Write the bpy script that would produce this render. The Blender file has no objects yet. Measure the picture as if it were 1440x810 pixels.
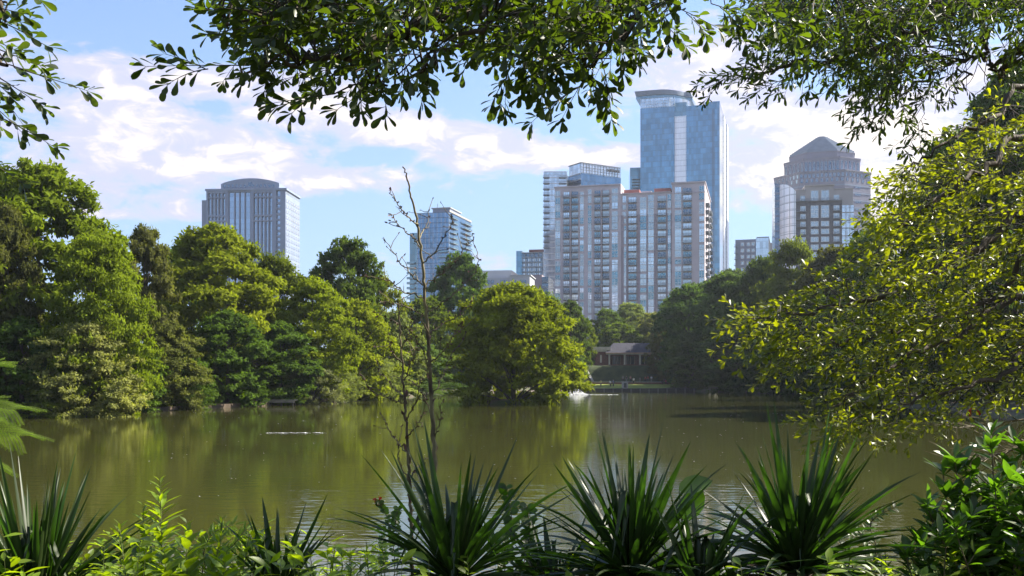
import bpy, math, random
import numpy as np
from mathutils import Vector, Matrix
R = math.radians
SC = bpy.context.scene
LINK = SC.collection.objects.link

# ------------------------------------------------------------------ camera, sky, sun, exposure
cd = bpy.data.cameras.new('camera'); cam = bpy.data.objects.new('camera', cd); LINK(cam)
cam.location = (0, 0, 3.5); cam.rotation_euler = (R(90), 0, 0)
cd.lens = 35.0; cd.sensor_width = 36.0; cd.shift_y = 123 / 1440
cd.clip_start = 0.05; cd.clip_end = 6000
SC.camera = cam
SC.view_settings.view_transform = 'Standard'; SC.view_settings.look = 'None'
SC.view_settings.exposure = 1.74; SC.view_settings.gamma = 1.0
SC.view_settings.use_curve_mapping = False
SC.cycles.max_bounces = 6; SC.cycles.transmission_bounces = 4; SC.cycles.diffuse_bounces = 3
SC.cycles.glossy_bounces = 3; SC.cycles.volume_bounces = 0; SC.cycles.use_denoising = True
SC.cycles.caustics_reflective = False; SC.cycles.caustics_refractive = False
SC.cycles.sample_clamp_indirect = 4.0

SUN_AZ, SUN_EL = R(68), R(42)          # azimuth from +Y (straight ahead) towards +X (right)
sv = Vector((math.cos(SUN_EL)*math.sin(SUN_AZ), math.cos(SUN_EL)*math.cos(SUN_AZ), math.sin(SUN_EL)))
sl = bpy.data.lights.new('sun', 'SUN'); so = bpy.data.objects.new('sun', sl); LINK(so)
sl.energy = 5.0; sl.angle = R(0.5); sl.color = (1.0, 0.93, 0.79)
so.rotation_euler = sv.to_track_quat('Z', 'Y').to_euler()
so.location = (60, 40, 80)

F = 1400.0
def at(px, py, Y):                      # a point of the photograph at depth Y metres
    return np.array([(px-720)/F*Y, Y, 3.5-(py-528)/F*Y])

class NT:
    """small helper to write node trees"""
    def __init__(s, tree): s.t = tree; s.n = tree.nodes; s.l = tree.links
    def new(s, typ, **kw):
        n = s.n.new(typ)
        for k, v in kw.items(): setattr(n, k, v)
        return n
    def put(s, sock, v):
        if isinstance(v, bpy.types.NodeSocket): s.l.new(v, sock)
        elif v is not None:
            sock.default_value = v
    def m(s, op, a, b=None, c=None, clamp=False):
        n = s.new('ShaderNodeMath', operation=op); n.use_clamp = clamp
        s.put(n.inputs[0], a); s.put(n.inputs[1], b)
        if c is not None: s.put(n.inputs[2], c)
        return n.outputs[0]
    def mix(s, fac, a, b, blend='MIX'):
        n = s.new('ShaderNodeMix', data_type='RGBA', blend_type=blend)
        s.put(n.inputs[0], fac); s.put(n.inputs[6], a); s.put(n.inputs[7], b)
        return n.outputs[2]
    def noise(s, vec, scale, detail=3, rough=0.5, dist=0.0, out=0):
        n = s.new('ShaderNodeTexNoise'); s.put(n.inputs['Vector'], vec)
        n.inputs['Scale'].default_value = scale; n.inputs['Detail'].default_value = detail
        n.inputs['Roughness'].default_value = rough; n.inputs['Distortion'].default_value = dist
        return n.outputs[out]
    def ramp(s, fac, lo, hi, a=0.0, b=1.0, smooth=True):
        n = s.new('ShaderNodeMapRange'); n.interpolation_type = 'SMOOTHSTEP' if smooth else 'LINEAR'
        s.put(n.inputs[0], fac)
        for i, v in zip((1, 2, 3, 4), (lo, hi, a, b)): n.inputs[i].default_value = v
        return n.outputs[0]
    def comb(s, x, y, z):
        n = s.new('ShaderNodeCombineXYZ')
        for i, v in enumerate((x, y, z)): s.put(n.inputs[i], v)
        return n.outputs[0]

def make_world():
    w = bpy.data.worlds.new('World'); SC.world = w; w.use_nodes = True
    w.node_tree.nodes.clear(); T = NT(w.node_tree)
    sky = T.new('ShaderNodeTexSky', sky_type='NISHITA'); sky.sun_disc = False
    sky.sun_elevation = SUN_EL; sky.sun_rotation = SUN_AZ
    sky.altitude = 200; sky.air_density = 1.3; sky.dust_density = 0.6; sky.ozone_density = 2.2
    tc = T.new('ShaderNodeTexCoord'); sep = T.new('ShaderNodeSeparateXYZ')
    T.l.new(tc.outputs['Generated'], sep.inputs[0]); x, y, z = sep.outputs
    az = T.m('ARCTAN2', x, y); el = T.m('ARCSINE', z)
    zz = T.m('ADD', T.m('MAXIMUM', z, 0.0), 0.13)
    plane = T.comb(T.m('DIVIDE', x, zz), T.m('DIVIDE', y, zz), 0.0)
    n1 = T.noise(plane, 0.55, 8, 0.58, 0.35)
    n2 = T.noise(T.comb(T.m('MULTIPLY', az, 1.0), T.m('MULTIPLY', el, 3.3), 3.3), 9.0, 8, 0.6, 0.5)
    n3 = T.noise(T.comb(az, T.m('MULTIPLY', el, 2.0), 9.1), 26.0, 6, 0.6, 0.6)
    # cloud banks: (px, py, half-width, half-height, tilt, amount)
    banks = [(120, 100, 175, 30, 0.06, .46), (330, 118, 130, 20, -0.05, .30), (90, 215, 170, 62, 0.2, .46),
             (300, 200, 170, 26, 0.12, .44), (430, 250, 190, 20, 0.05, .46), (620, 190, 190, 26, 0.12, .70), (800, 222, 150, 11, -.05, .50),
             (430, 130, 90, 60, -0.3, .30), (985, 95, 130, 50, -0.2, .55), (1120, 165, 130, 26, 0.16, .66),
             (1080, 245, 130, 38, 0.1, .52), (1270, 235, 100, 95, 0.0, .62), (690, 365, 60, 14, 0, .42),
             (545, 365, 60, 18, 0, .40), (230, 300, 110, 20, 0, .34), (1400, 330, 160, 120, 0, .42),
             (740, 130, 60, 26, 0, .28), (1380, 95, 90, 30, 0, .4)]
    tot = None
    for (px, py, rx, ry, tilt, amp) in banks:
        a0 = math.atan2(px-720, F); e0 = math.atan2(528-py, math.hypot(F, px-720))
        da = T.m('SUBTRACT', az, a0); de = T.m('SUBTRACT', T.m('SUBTRACT', el, e0), T.m('MULTIPLY', da, -tilt))
        q = T.m('ADD', T.m('POWER', T.m('ABSOLUTE', T.m('DIVIDE', da, rx/F)), 2.0), T.m('POWER', T.m('ABSOLUTE', T.m('DIVIDE', de, ry/F)), 2.0))
        g = T.m('MULTIPLY', T.m('EXPONENT', T.m('MULTIPLY', q, -0.8)), amp)
        tot = g if tot is None else T.m('ADD', tot, g)
    # ahead the banks, elsewhere free clouds
    front = T.ramp(y, 0.2, 0.6)
    free = T.m('MULTIPLY', T.m('SUBTRACT', 1.0, front), T.ramp(n1, 0.42, 0.7, 0, .75))
    dens = T.m('ADD', T.m('MULTIPLY', tot, front), free)
    dens = T.m('ADD', dens, T.m('MULTIPLY', T.m('SUBTRACT', n2, 0.5), 1.25))
    dens = T.m('ADD', dens, T.m('MULTIPLY', T.m('SUBTRACT', n3, 0.5), 0.75))
    mask = T.ramp(dens, 0.21, 0.50)
    core = T.ramp(T.m('ADD', dens, T.m('MULTIPLY', T.m('SUBTRACT', n3, .5), .9)), 0.45, 0.92)
    sunny = T.ramp(az, -0.1, 0.42)
    lit = T.mix(sunny, (7.5, 6.6, 5.7, 1), (7.6, 6.8, 6.1, 1))
    shade = (4.2, 4.25, 5.8, 1)
    cl = T.mix(core, shade, lit)
    edge = T.mix(T.ramp(dens, .1, .5), (6.0, 5.2, 5.4, 1), cl)
    tinted = T.mix(1.0, sky.outputs[0], (0.78, 0.94, 1.16, 1), 'MULTIPLY')
    veil = T.mix(T.ramp(el, 0.0, 0.33, 0.66, 0.24, False), tinted, (3.0, 3.9, 6.1, 1))
    col = T.mix(T.m('MULTIPLY', mask, 0.92), veil, edge)
    bg = T.new('ShaderNodeBackground'); T.l.new(col, bg.inputs[0]); bg.inputs[1].default_value = 0.053
    out = T.new('ShaderNodeOutputWorld'); T.l.new(bg.outputs[0], out.inputs[0])
    w.cycles.sampling_method = 'MANUAL'; w.cycles.sample_map_resolution = 512
make_world()

# ------------------------------------------------------------------ materials
def new_mat(name):
    m = bpy.data.materials.new(name); m.use_nodes = True; m.node_tree.nodes.clear()
    T = NT(m.node_tree); out = T.new('ShaderNodeOutputMaterial')
    return m, T, out
def matte(name, col, rough=0.8, var=0.25, scale=1.0, metal=0.0, bump=0.0, spec=0.3, col2=None, stretch=(1, 1, 1)):
    m, T, out = new_mat(name)
    g = T.new('ShaderNodeNewGeometry')
    mp = T.new('ShaderNodeMapping'); T.l.new(g.outputs['Position'], mp.inputs[0]); mp.inputs['Scale'].default_value = stretch
    n = T.noise(mp.outputs[0], scale, 5, 0.6)
    a = tuple(c*(1-var) for c in col) + (1,); b = tuple(min(1, c*(1+var)) for c in (col2 or col)) + (1,)
    c = T.mix(T.ramp(n, 0.3, 0.7), a, b)
    p = T.new('ShaderNodeBsdfPrincipled'); T.l.new(c, p.inputs['Base Color'])
    p.inputs['Roughness'].default_value = rough; p.inputs['Metallic'].default_value = metal
    p.inputs['Specular IOR Level'].default_value = spec
    if bump:
        bn = T.new('ShaderNodeBump'); bn.inputs['Strength'].default_value = bump; bn.inputs['Distance'].default_value = 0.02
        T.l.new(T.noise(mp.outputs[0], scale*6, 4), bn.inputs['Height']); T.l.new(bn.outputs[0], p.inputs['Normal'])
    T.l.new(p.outputs[0], out.inputs[0]); return m
def glass(name, col, metal=0.75, rough=0.06, wob=0.25, scale=0.12, var=0.3, floor=3.6, bay=1.5):
    """reflective facade glass: every pane leans a little, with thin dark joints"""
    m, T, out = new_mat(name)
    tc = T.new('ShaderNodeTexCoord'); sep = T.new('ShaderNodeSeparateXYZ'); T.l.new(tc.outputs['Object'], sep.inputs[0])
    u = T.m('ADD', sep.outputs[0], sep.outputs[1]); z = sep.outputs[2]
    iu = T.m('FLOOR', T.m('DIVIDE', u, bay)); iz = T.m('FLOOR', T.m('DIVIDE', z, floor))
    wn = T.new('ShaderNodeTexWhiteNoise', noise_dimensions='3D'); T.l.new(T.comb(iu, iz, 1.0), wn.inputs['Vector'])
    big = T.noise(tc.outputs['Object'], 0.035, 4, .6)
    f = T.m('ADD', T.m('MULTIPLY', wn.outputs['Value'], 0.45), T.m('MULTIPLY', big, 0.55))
    a = tuple(c*(1-var*2) for c in col) + (1,); b = tuple(min(1, c*(1+var)) for c in col) + (1,)
    c = T.mix(f, a, b)
    fu = T.m('FRACT', T.m('DIVIDE', u, bay)); fz = T.m('FRACT', T.m('DIVIDE', z, floor))
    joint = T.m('MAXIMUM', T.m('LESS_THAN', fu, 0.07), T.m('LESS_THAN', fz, 0.16))
    c = T.mix(T.m('MULTIPLY', joint, 0.35), c, tuple(v*.35 for v in col) + (1,))
    p = T.new('ShaderNodeBsdfPrincipled'); T.l.new(c, p.inputs['Base Color'])
    p.inputs['Metallic'].default_value = metal; p.inputs['Roughness'].default_value = rough
    bn = T.new('ShaderNodeBump'); bn.inputs['Strength'].default_value = wob; bn.inputs['Distance'].default_value = 0.5
    h = T.m('ADD', T.noise(tc.outputs['Object'], scale, 3), T.m('MULTIPLY', T.m('MULTIPLY', fu, T.m('SUBTRACT', wn.outputs['Value'], .5)), 0.03))
    T.l.new(h, bn.inputs['Height']); T.l.new(bn.outputs[0], p.inputs['Normal'])
    T.l.new(p.outputs[0], out.inputs[0]); return m
def foliage(name, col=None, trans=0.42, tcol=None, rough=0.5, spec=0.35, scale=0.35, vein=False, tgain=(2.0, 2.1, .6), gloss=True, island=0.35):
    """leaf: reflects and lets light through; the tint comes from the object where col is None"""
    m, T, out = new_mat(name)
    tc = T.new('ShaderNodeTexCoord'); gi = T.new('ShaderNodeNewGeometry')
    if col is None:
        oi = T.new('ShaderNodeObjectInfo'); base = oi.outputs['Color']
    else:
        rgb = T.new('ShaderNodeRGB'); rgb.outputs[0].default_value = tuple(col) + (1,); base = rgb.outputs[0]
    n = T.noise(tc.outputs['Object'], scale, 3, .6)
    r = gi.outputs['Random Per Island']
    k = T.m('ADD', T.m('ADD', T.ramp(n, .3, .7, .72, 1.28), T.m('MULTIPLY', r, island)), -island/2)
    warm = T.mix(T.m('MULTIPLY', T.ramp(n, .35, .75), .6), (1, 1, 1, 1), (1.14, 1.05, .75, 1))
    c = T.mix(1.0, base, T.comb(k, k, k), 'MULTIPLY'); c = T.mix(1.0, c, warm, 'MULTIPLY')
    if gloss:
        p = T.new('ShaderNodeBsdfPrincipled'); T.l.new(c, p.inputs['Base Color'])
        p.inputs['Roughness'].default_value = rough; p.inputs['Specular IOR Level'].default_value = spec
    else:
        p = T.new('ShaderNodeBsdfDiffuse'); T.l.new(c, p.inputs[0])
    t = T.new('ShaderNodeBsdfTranslucent')
    T.l.new(T.mix(1.0, c, tuple(tgain) + (1,), 'MULTIPLY'), t.inputs[0])
    mx = T.new('ShaderNodeMixShader'); mx.inputs[0].default_value = trans
    T.l.new(p.outputs[0], mx.inputs[1]); T.l.new(t.outputs[0], mx.inputs[2]); T.l.new(mx.outputs[0], out.inputs[0])
    return m

M = {}
M['bark'] = matte('bark', (.075, .058, .042), .9, .4, 6, bump=.6, stretch=(1, 1, .25))
M['twig'] = matte('twig', (.055, .045, .035), .85, .35, 20)
M['stalk'] = matte('stalk', (.085, .055, .028), .7, .5, 9, col2=(.12, .10, .05))
M['pod'] = matte('pod', (.10, .055, .04), .8, .4, 30)
M['leaf_far'] = foliage('leaf_far', None, .33, gloss=False, scale=.28)
M['leaf_oak'] = foliage('leaf_oak', (.032, .050, .009), .46, rough=.42, spec=.5, scale=2.0, tgain=(2.6, 2.7, .5))
M['leaf_willow'] = foliage('leaf_willow', (.092, .118, .012), .52, rough=.40, spec=.5, scale=1.2, tgain=(2.9, 2.6, .35))
M['leaf_yucca'] = foliage('leaf_yucca', (.026, .043, .012), .25, rough=.42, spec=.4, scale=3, tgain=(1.8, 3.0, .5), island=.5)
M['leaf_dead'] = foliage('leaf_dead', (.07, .05, .03), .25, rough=.8, scale=3, tgain=(1.2, 1.1, .8))
M['leaf_bright'] = foliage('leaf_bright', (.13, .20, .014), .5, rough=.45, spec=.4, scale=4, tgain=(2.3, 2.1, .4), island=.5)
M['leaf_shrub'] = foliage('leaf_shrub', (.050, .085, .014), .42, rough=.42, spec=.5, scale=5, tgain=(2.2, 3.0, .5), island=.5)
M['leaf_fern'] = foliage('leaf_fern', (.13, .20, .012), .5, rough=.5, scale=4, tgain=(2.0, 2.2, .4))
M['stem_green'] = matte('stem_green', (.09, .11, .03), .6, .3, 12)
M['red_leaf'] = foliage('red_leaf', (.22, .03, .012), .45, scale=6, tgain=(2.2, 1, .6))

# ------------------------------------------------------------------ mesh helpers
def tagit(o, label=None, cat=None, group=None, kind=None):
    if label: o['label'] = label
    if cat: o['category'] = cat
    if group: o['group'] = group
    if kind: o['kind'] = kind
    return o
def empty(name, loc, label, cat, group=None, rz=0.0):
    o = bpy.data.objects.new(name, None); o.empty_display_size = .3; LINK(o)
    o.location = tuple(float(v) for v in loc); o.rotation_euler = (0, 0, rz)
    return tagit(o, label, cat, group)
def np_mesh(name, V, Fc, mats, midx=None, smooth=False):
    """V (n,3); Fc: an (m,k) array or a list of such arrays"""
    if isinstance(Fc, np.ndarray): Fc = [Fc]
    Fc = [np.asarray(f) for f in Fc if len(f)]
    me = bpy.data.meshes.new(name)
    V = np.asarray(V, dtype=np.float32)
    me.vertices.add(len(V)); me.vertices.foreach_set('co', V.ravel())
    loops = np.concatenate([f.ravel() for f in Fc]).astype(np.int32)
    cnt = np.concatenate([np.full(len(f), f.shape[1]) for f in Fc]).astype(np.int32)
    me.loops.add(len(loops)); me.loops.foreach_set('vertex_index', loops)
    me.polygons.add(len(cnt)); st = np.zeros(len(cnt), np.int32); st[1:] = np.cumsum(cnt)[:-1]
    me.polygons.foreach_set('loop_start', st)
    if smooth: me.polygons.foreach_set('use_smooth', np.ones(len(cnt), bool))
    for m in (mats if isinstance(mats, (list, tuple)) else [mats]): me.materials.append(m)
    if midx is not None: me.polygons.foreach_set('material_index', np.asarray(midx, np.int32))
    me.update(); me.validate()
    return me
def mobj(name, me, parent=None, loc=None):
    o = bpy.data.objects.new(name, me); LINK(o)
    if parent is not None: o.parent = parent
    if loc is not None: o.location = tuple(float(v) for v in loc)
    return o
def nrm(v): return v/np.maximum(np.linalg.norm(v, axis=-1, keepdims=True), 1e-9)

class MB:
    """collects boxes, prisms, quads into one mesh; a frame turns (u, outward, z) into local xyz"""
    def __init__(s, frame=None): s.v = []; s.f = []; s.mi = []; s.fr = frame; s.cur = 0
    def add(s, vs, fs):
        b = len(s.v)
        s.v += [s.fr(*p) if s.fr else tuple(p) for p in vs]
        for f in fs: s.f.append([b+i for i in f]); s.mi.append(s.cur)
    def box(s, x0, x1, y0, y1, z0, z1):
        s.add([(x0,y0,z0),(x1,y0,z0),(x1,y1,z0),(x0,y1,z0),(x0,y0,z1),(x1,y0,z1),(x1,y1,z1),(x0,y1,z1)],
              [(0,3,2,1),(4,5,6,7),(0,1,5,4),(1,2,6,5),(2,3,7,6),(3,0,4,7)])
    def prism(s, poly, z0, z1, top=None):
        n = len(poly); top = top or poly
        s.add([(x, y, z0) for x, y in poly] + [(x, y, z1) for x, y in top],
              [tuple(reversed(range(n))), tuple(range(n, 2*n))] + [(i, (i+1) % n, n+(i+1) % n, n+i) for i in range(n)])
    def mesh(s, name, mats, smooth=False):
        me = bpy.data.meshes.new(name); me.from_pydata([tuple(map(float, p)) for p in s.v], [], s.f)
        for m in (mats if isinstance(mats, (list, tuple)) else [mats]): me.materials.append(m)
        me.polygons.foreach_set('material_index', s.mi)
        if smooth: me.polygons.foreach_set('use_smooth', [True]*len(s.f))
        me.update(); return me
    def build(s, name, mats, parent=None, loc=None, smooth=False):
        return mobj(name, s.mesh(name, mats, smooth), parent, loc)

class Tubes:
    def __init__(s, sides=6): s.V = []; s.F = []; s.n = 0; s.k = sides
    def path(s, pts, r0, r1, cap=True):
        P = np.asarray(pts, float); n = len(P)
        if n < 2: return
        rad = np.linspace(r0, r1, n) if np.isscalar(r0) else np.asarray(r0)
        t = np.gradient(P, axis=0); t = nrm(t)
        ref = np.array([0, 0, 1.0]) if abs(t[0][2]) < .9 else np.array([1.0, 0, 0])
        k = s.k; a = np.arange(k)*2*np.pi/k
        u = nrm(np.cross(t[0], ref)); U = []
        for i in range(n):
            u = nrm(u - t[i]*np.dot(u, t[i])); U.append(u)
        U = np.array(U); W = np.cross(t, U)
        ring = P[:, None, :] + rad[:, None, None]*(np.cos(a)[None, :, None]*U[:, None, :] + np.sin(a)[None, :, None]*W[:, None, :])
        s.V.append(ring.reshape(-1, 3))
        i = np.arange(n-1)[:, None]*k; j = np.arange(k)[None, :]; j2 = (j+1) % k
        f = np.stack([i+j, i+j2, i+k+j2, i+k+j], -1).reshape(-1, 4) + s.n
        s.F.append(f); s.n += n*k
    def build(s, name, mat, parent=None):
        return mobj(name, np_mesh(name, np.concatenate(s.V), np.concatenate(s.F), mat, smooth=True), parent)

def smooth_path(pts, n=10):
    """Catmull-Rom through control points"""
    P = np.asarray(pts, float); P = np.vstack([2*P[0]-P[1], P, 2*P[-1]-P[-2]]); out = []
    for i in range(1, len(P)-2):
        for t in np.linspace(0, 1, n, endpoint=False):
            a, b, c, d = P[i-1:i+3]
            out.append(.5*((2*b)+(-a+c)*t+(2*a-5*b+4*c-d)*t*t+(-a+3*b-3*c+d)*t**3))
    out.append(P[-2]); return np.array(out)

# leaf outlines: rows of (along, half width); a fold along the midrib
def leaf_template(rows, fold=.25, arch=.0):
    vs = []; fs = []
    for i, (a, w) in enumerate(rows):
        vs += [(0.0, a, -arch*a*a), (-w, a, fold*w-arch*a*a), (w, a, fold*w-arch*a*a)]
    for i in range(len(rows)-1):
        b = 3*i; fs += [(b, b+1, b+4, b+3), (b, b+3, b+5, b+2)]
    return np.array(vs), np.array(fs)
SPATULA = leaf_template([(0, .012), (.18, .025), (.42, .10), (.68, .19), (.86, .185), (.96, .11), (1.0, .012)], .3, .10)
LANCE = leaf_template([(0, .012), (.15, .05), (.4, .105), (.65, .09), (.88, .04), (1.0, .006)], .35, .12)
NARROW = leaf_template([(0, .012), (.2, .035), (.45, .09), (.7, .135), (.88, .10), (1.0, .008)], .3, .10)
OVATE = leaf_template([(0, .015), (.12, .12), (.35, .23), (.6, .21), (.85, .10), (1.0, .01)], .3, .15)
ROUNDL = leaf_template([(0, .03), (.1, .22), (.35, .37), (.65, .36), (.88, .2), (1.0, .02)], .2, .1)
FARLEAF = (np.array([(0, 0, 0), (-.26, .5, .05), (0, 1, -.08), (.26, .5, .05)]), np.array([(0, 3, 2, 1)]))
class Leaves:
    def __init__(s, tmpl): s.t = tmpl; s.P = []; s.D = []; s.N = []; s.L = []
    def add(s, P, D, N, L):
        s.P.append(np.atleast_2d(P)); s.D.append(np.atleast_2d(D)); s.N.append(np.atleast_2d(N)); s.L.append(np.atleast_1d(L))
    def build(s, name, mat, parent=None):
        P = np.concatenate(s.P); D = nrm(np.concatenate(s.D)); N = np.concatenate(s.N); L = np.concatenate(s.L)
        S = nrm(np.cross(D, N)); N = np.cross(S, D)
        tv, tf = s.t
        V = P[:, None, :] + L[:, None, None]*(tv[None, :, 0:1]*S[:, None, :] + tv[None, :, 1:2]*D[:, None, :] + tv[None, :, 2:3]*N[:, None, :])
        Fc = (tf[None, :, :] + (np.arange(len(P))*len(tv))[:, None, None]).reshape(-1, tf.shape[1])
        return mobj(name, np_mesh(name, V.reshape(-1, 3), Fc, mat), parent)

# ------------------------------------------------------------------ ground and lake
LAKE = np.array([(-9, 11.5), (-3, 10.2), (4, 10.0), (11, 11.5), (20, 18), (30, 30), (36, 45), (40, 65), (42, 85), (44, 105),
                 (47, 125), (52, 150), (56, 175), (53, 196), (43, 212), (40, 223), (12, 223), (4, 214), (-3, 200), (-12.5, 177), (-20, 153),
                 (-22.5, 127), (-28, 117), (-33.6, 101), (-40, 85), (-42, 78), (-44, 60), (-40, 40), (-28, 22), (-18, 14)], float)
ISLE = (-1.0, 123.0, 5.2, 3.0)
def sdist(x, y):
    """distance to the lake's edge, negative on the water"""
    x = np.asarray(x, float); y = np.asarray(y, float)
    d2 = np.full(x.shape, 1e18); ins = np.zeros(x.shape, bool)
    for (x0, y0), (x1, y1) in zip(LAKE, np.roll(LAKE, -1, 0)):
        ex, ey = x1-x0, y1-y0; wx, wy = x-x0, y-y0
        t = np.clip((wx*ex+wy*ey)/(ex*ex+ey*ey), 0, 1)
        d2 = np.minimum(d2, (wx-ex*t)**2+(wy-ey*t)**2)
        c = ((y0 <= y) & (y1 > y)) | ((y1 <= y) & (y0 > y))
        with np.errstate(divide='ignore', invalid='ignore'):
            xi = x0+(y-y0)/(ey if ey else 1e-9)*ex
        ins ^= c & (x < xi)
    d = np.sqrt(d2); return np.where(ins, -d, d)
def sm(a, b, v): t = np.clip((v-a)/(b-a), 0, 1); return t*t*(3-2*t)
def ground(x, y):
    x = np.asarray(x, float); y = np.asarray(y, float)
    d = sdist(x, y)
    wob = .25*np.sin(x*.9+1.3*np.sin(y*.5))*np.cos(y*.7+.8*np.sin(x*.35))
    z = np.where(d < 0, np.maximum(-1.6, d*.55), 0.45*sm(0, 1.0, d)+ .25*sm(1, 6, d) + 6*sm(8, 90, d) + wob*sm(.4, 4, d)*.6)
    # the right bank climbs, the near bank is a steep little slope below the camera
    z = z + 7*sm(3, 60, d)*sm(20, 60, x)*sm(30, 60, y)
    z = z + np.where(d > 0, sm(.3, 6.5, d)*1.45*(1-sm(16, 30, np.hypot(x, y)))*(y < 40), 0)
    # island
    q = np.hypot((x-ISLE[0])/ISLE[2], (y-ISLE[1])/ISLE[3]); z = np.maximum(z, .62-1.1*q**3)
    # lawn, promenade and embankment before the boathouse
    zone = sm(4, 9, x)*(1-sm(58, 66, x))*sm(222.5, 223.2, y)*(1-sm(300, 330, y))
    prof = .55 + .8*np.clip((y-224)/16, 0, 1) + .35*(y > 240.2) + 4.3*sm(246.5, 253.5, y)
    return z*(1-zone)+prof*zone
def axis(*seg):
    a = []
    for lo, hi, st in seg: a += list(np.arange(lo, hi, st))
    return np.array(a + [seg[-1][1]])
gx = axis((-700, -300, 50), (-300, -80, 20), (-80, -12, 1.5), (-12, 14, .35), (14, 80, 1.5), (80, 300, 20), (300, 700, 50))
gy = axis((-210, -30, 30), (-30, -4, 2), (-4, 14, .3), (14, 60, 1.5), (60, 200, 1.8), (200, 222, 1.5), (222, 256, .6), (256, 330, 6), (330, 1000, 60))
GX, GY = np.meshgrid(gx, gy)
GZ = ground(GX, GY)
nx, ny = len(gx), len(gy)
ii = (np.arange(ny-1)[:, None]*nx+np.arange(nx-1)[None, :]).ravel()
def soil_mat():
    m, T, out = new_mat('soil_and_litter')
    g = T.new('ShaderNodeNewGeometry'); pos = g.outputs['Position']
    n = T.noise(pos, .35, 6, .65); n2 = T.noise(pos, 9.0, 5, .7)
    earth = T.mix(n2, (.035, .026, .017, 1), (.12, .088, .055, 1))
    grass = T.mix(n2, (.022, .036, .010, 1), (.055, .085, .022, 1))
    c = T.mix(T.ramp(n, .42, .6), earth, grass)
    p = T.new('ShaderNodeBsdfPrincipled'); T.l.new(c, p.inputs['Base Color']); p.inputs['Roughness'].default_value = .95
    b = T.new('ShaderNodeBump'); b.inputs['Strength'].default_value = .8; b.inputs['Distance'].default_value = .05
    T.l.new(n2, b.inputs['Height']); T.l.new(b.outputs[0], p.inputs['Normal']); T.l.new(p.outputs[0], out.inputs[0]); return m
M['soil'] = soil_mat()
g_ = mobj('ground', np_mesh('ground', np.stack([GX, GY, GZ], -1).reshape(-1, 3), np.stack([ii, ii+1, ii+nx+1, ii+nx], -1), M['soil'], smooth=True))
tagit(g_, kind='structure')

def water_mat():
    m, T, out = new_mat('pond_water')
    g = T.new('ShaderNodeNewGeometry'); pos = g.outputs['Position']
    mp = T.new('ShaderNodeMapping'); T.l.new(pos, mp.inputs[0]); mp.inputs['Scale'].default_value = (.55, 1.5, 1)
    mp2 = T.new('ShaderNodeMapping'); T.l.new(pos, mp2.inputs[0]); mp2.inputs['Scale'].default_value = (.10, .35, 1)
    calm = T.ramp(T.noise(mp2.outputs[0], .35, 3, .5), .35, .65, .35, 1.0)
    h = T.m('ADD', T.m('MULTIPLY', T.noise(mp.outputs[0], 1.7, 2, .5), 1.0), T.m('MULTIPLY', T.noise(mp.outputs[0], 5.5, 2, .5), .18))
    sy = T.new('ShaderNodeSeparateXYZ'); T.l.new(pos, sy.inputs[0])
    h = T.m('MULTIPLY', T.m('MULTIPLY', h, calm), T.ramp(sy.outputs[1], 14, 48, 2.6, .8))
    b = T.new('ShaderNodeBump'); b.inputs['Strength'].default_value = 1.0; b.inputs['Distance'].default_value = .008
    T.l.new(h, b.inputs['Height'])
    silt = T.mix(T.noise(mp2.outputs[0], .5, 4, .6), (.026, .029, .007, 1), (.046, .045, .012, 1))
    p = T.new('ShaderNodeBsdfPrincipled'); T.l.new(silt, p.inputs['Base Color'])
    p.inputs['Roughness'].default_value = .04; p.inputs['IOR'].default_value = 1.333
    T.l.new(b.outputs[0], p.inputs['Normal']); T.l.new(p.outputs[0], out.inputs[0]); return m
M['water'] = water_mat()
wv = np.array([(-60, 5, 0), (70, 5, 0), (70, 232, 0), (-60, 232, 0)], float)
tagit(mobj('water', np_mesh('water', wv, np.array([(0, 1, 2, 3)]), M['water'])), kind='structure')

# ------------------------------------------------------------------ park shore: promenade, boathouse, pier
M['lawn'] = matte('lawn', (.14, .18, .022), .95, .3, .9, col2=(.17, .20, .03))  # yellow-green raised to stand for sunlight on the strip
M['bank_grass'] = matte('bank_grass', (.020, .038, .012), .95, .35, .5, col2=(.04, .05, .018))  # darkened to put the embankment's shade into the turf colour
M['brick'] = matte('brick', (.17, .070, .055), .9, .3, 3, bump=.4)
M['cream'] = matte('cream', (.55, .50, .40), .7, .12, 2)
M['slate'] = matte('slate', (.028, .028, .042), .95, .3, 1.5, stretch=(3, .4, 1))
M['dark_wood'] = matte('dark_wood', (.035, .035, .036), .85, .35, 2)
M['wood_grey'] = matte('wood_grey', (.24, .22, .19), .85, .3, 3, stretch=(.3, 3, 1))
M['post_grey'] = matte('post_grey', (.12, .12, .12), .85, .3, 3)
M['earth'] = matte('earth', (.085, .062, .045), .95, .3, .6)
M['concrete'] = matte('concrete', (.33, .32, .30), .9, .2, 1.5)
M['dark_pane'] = matte('window_glass', (.03, .035, .045), .12, .2, 2, spec=.6)  # dark glossy colour for the panes and the block panels

def sheet(name, poly, z, mat, kind='structure'):
    o = mobj(name, np_mesh(name, np.array([(x, y, z) for x, y in poly], float), [np.array([range(len(poly))])], mat))
    return tagit(o, kind=kind)
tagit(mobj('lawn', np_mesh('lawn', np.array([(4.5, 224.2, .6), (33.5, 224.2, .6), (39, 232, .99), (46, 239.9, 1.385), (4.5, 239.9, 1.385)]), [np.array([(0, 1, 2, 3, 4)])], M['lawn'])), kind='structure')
sheet('path', [(5, 240.9), (56, 240.9), (56, 245.6), (5, 245.6)], 1.75, M['earth'])
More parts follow.
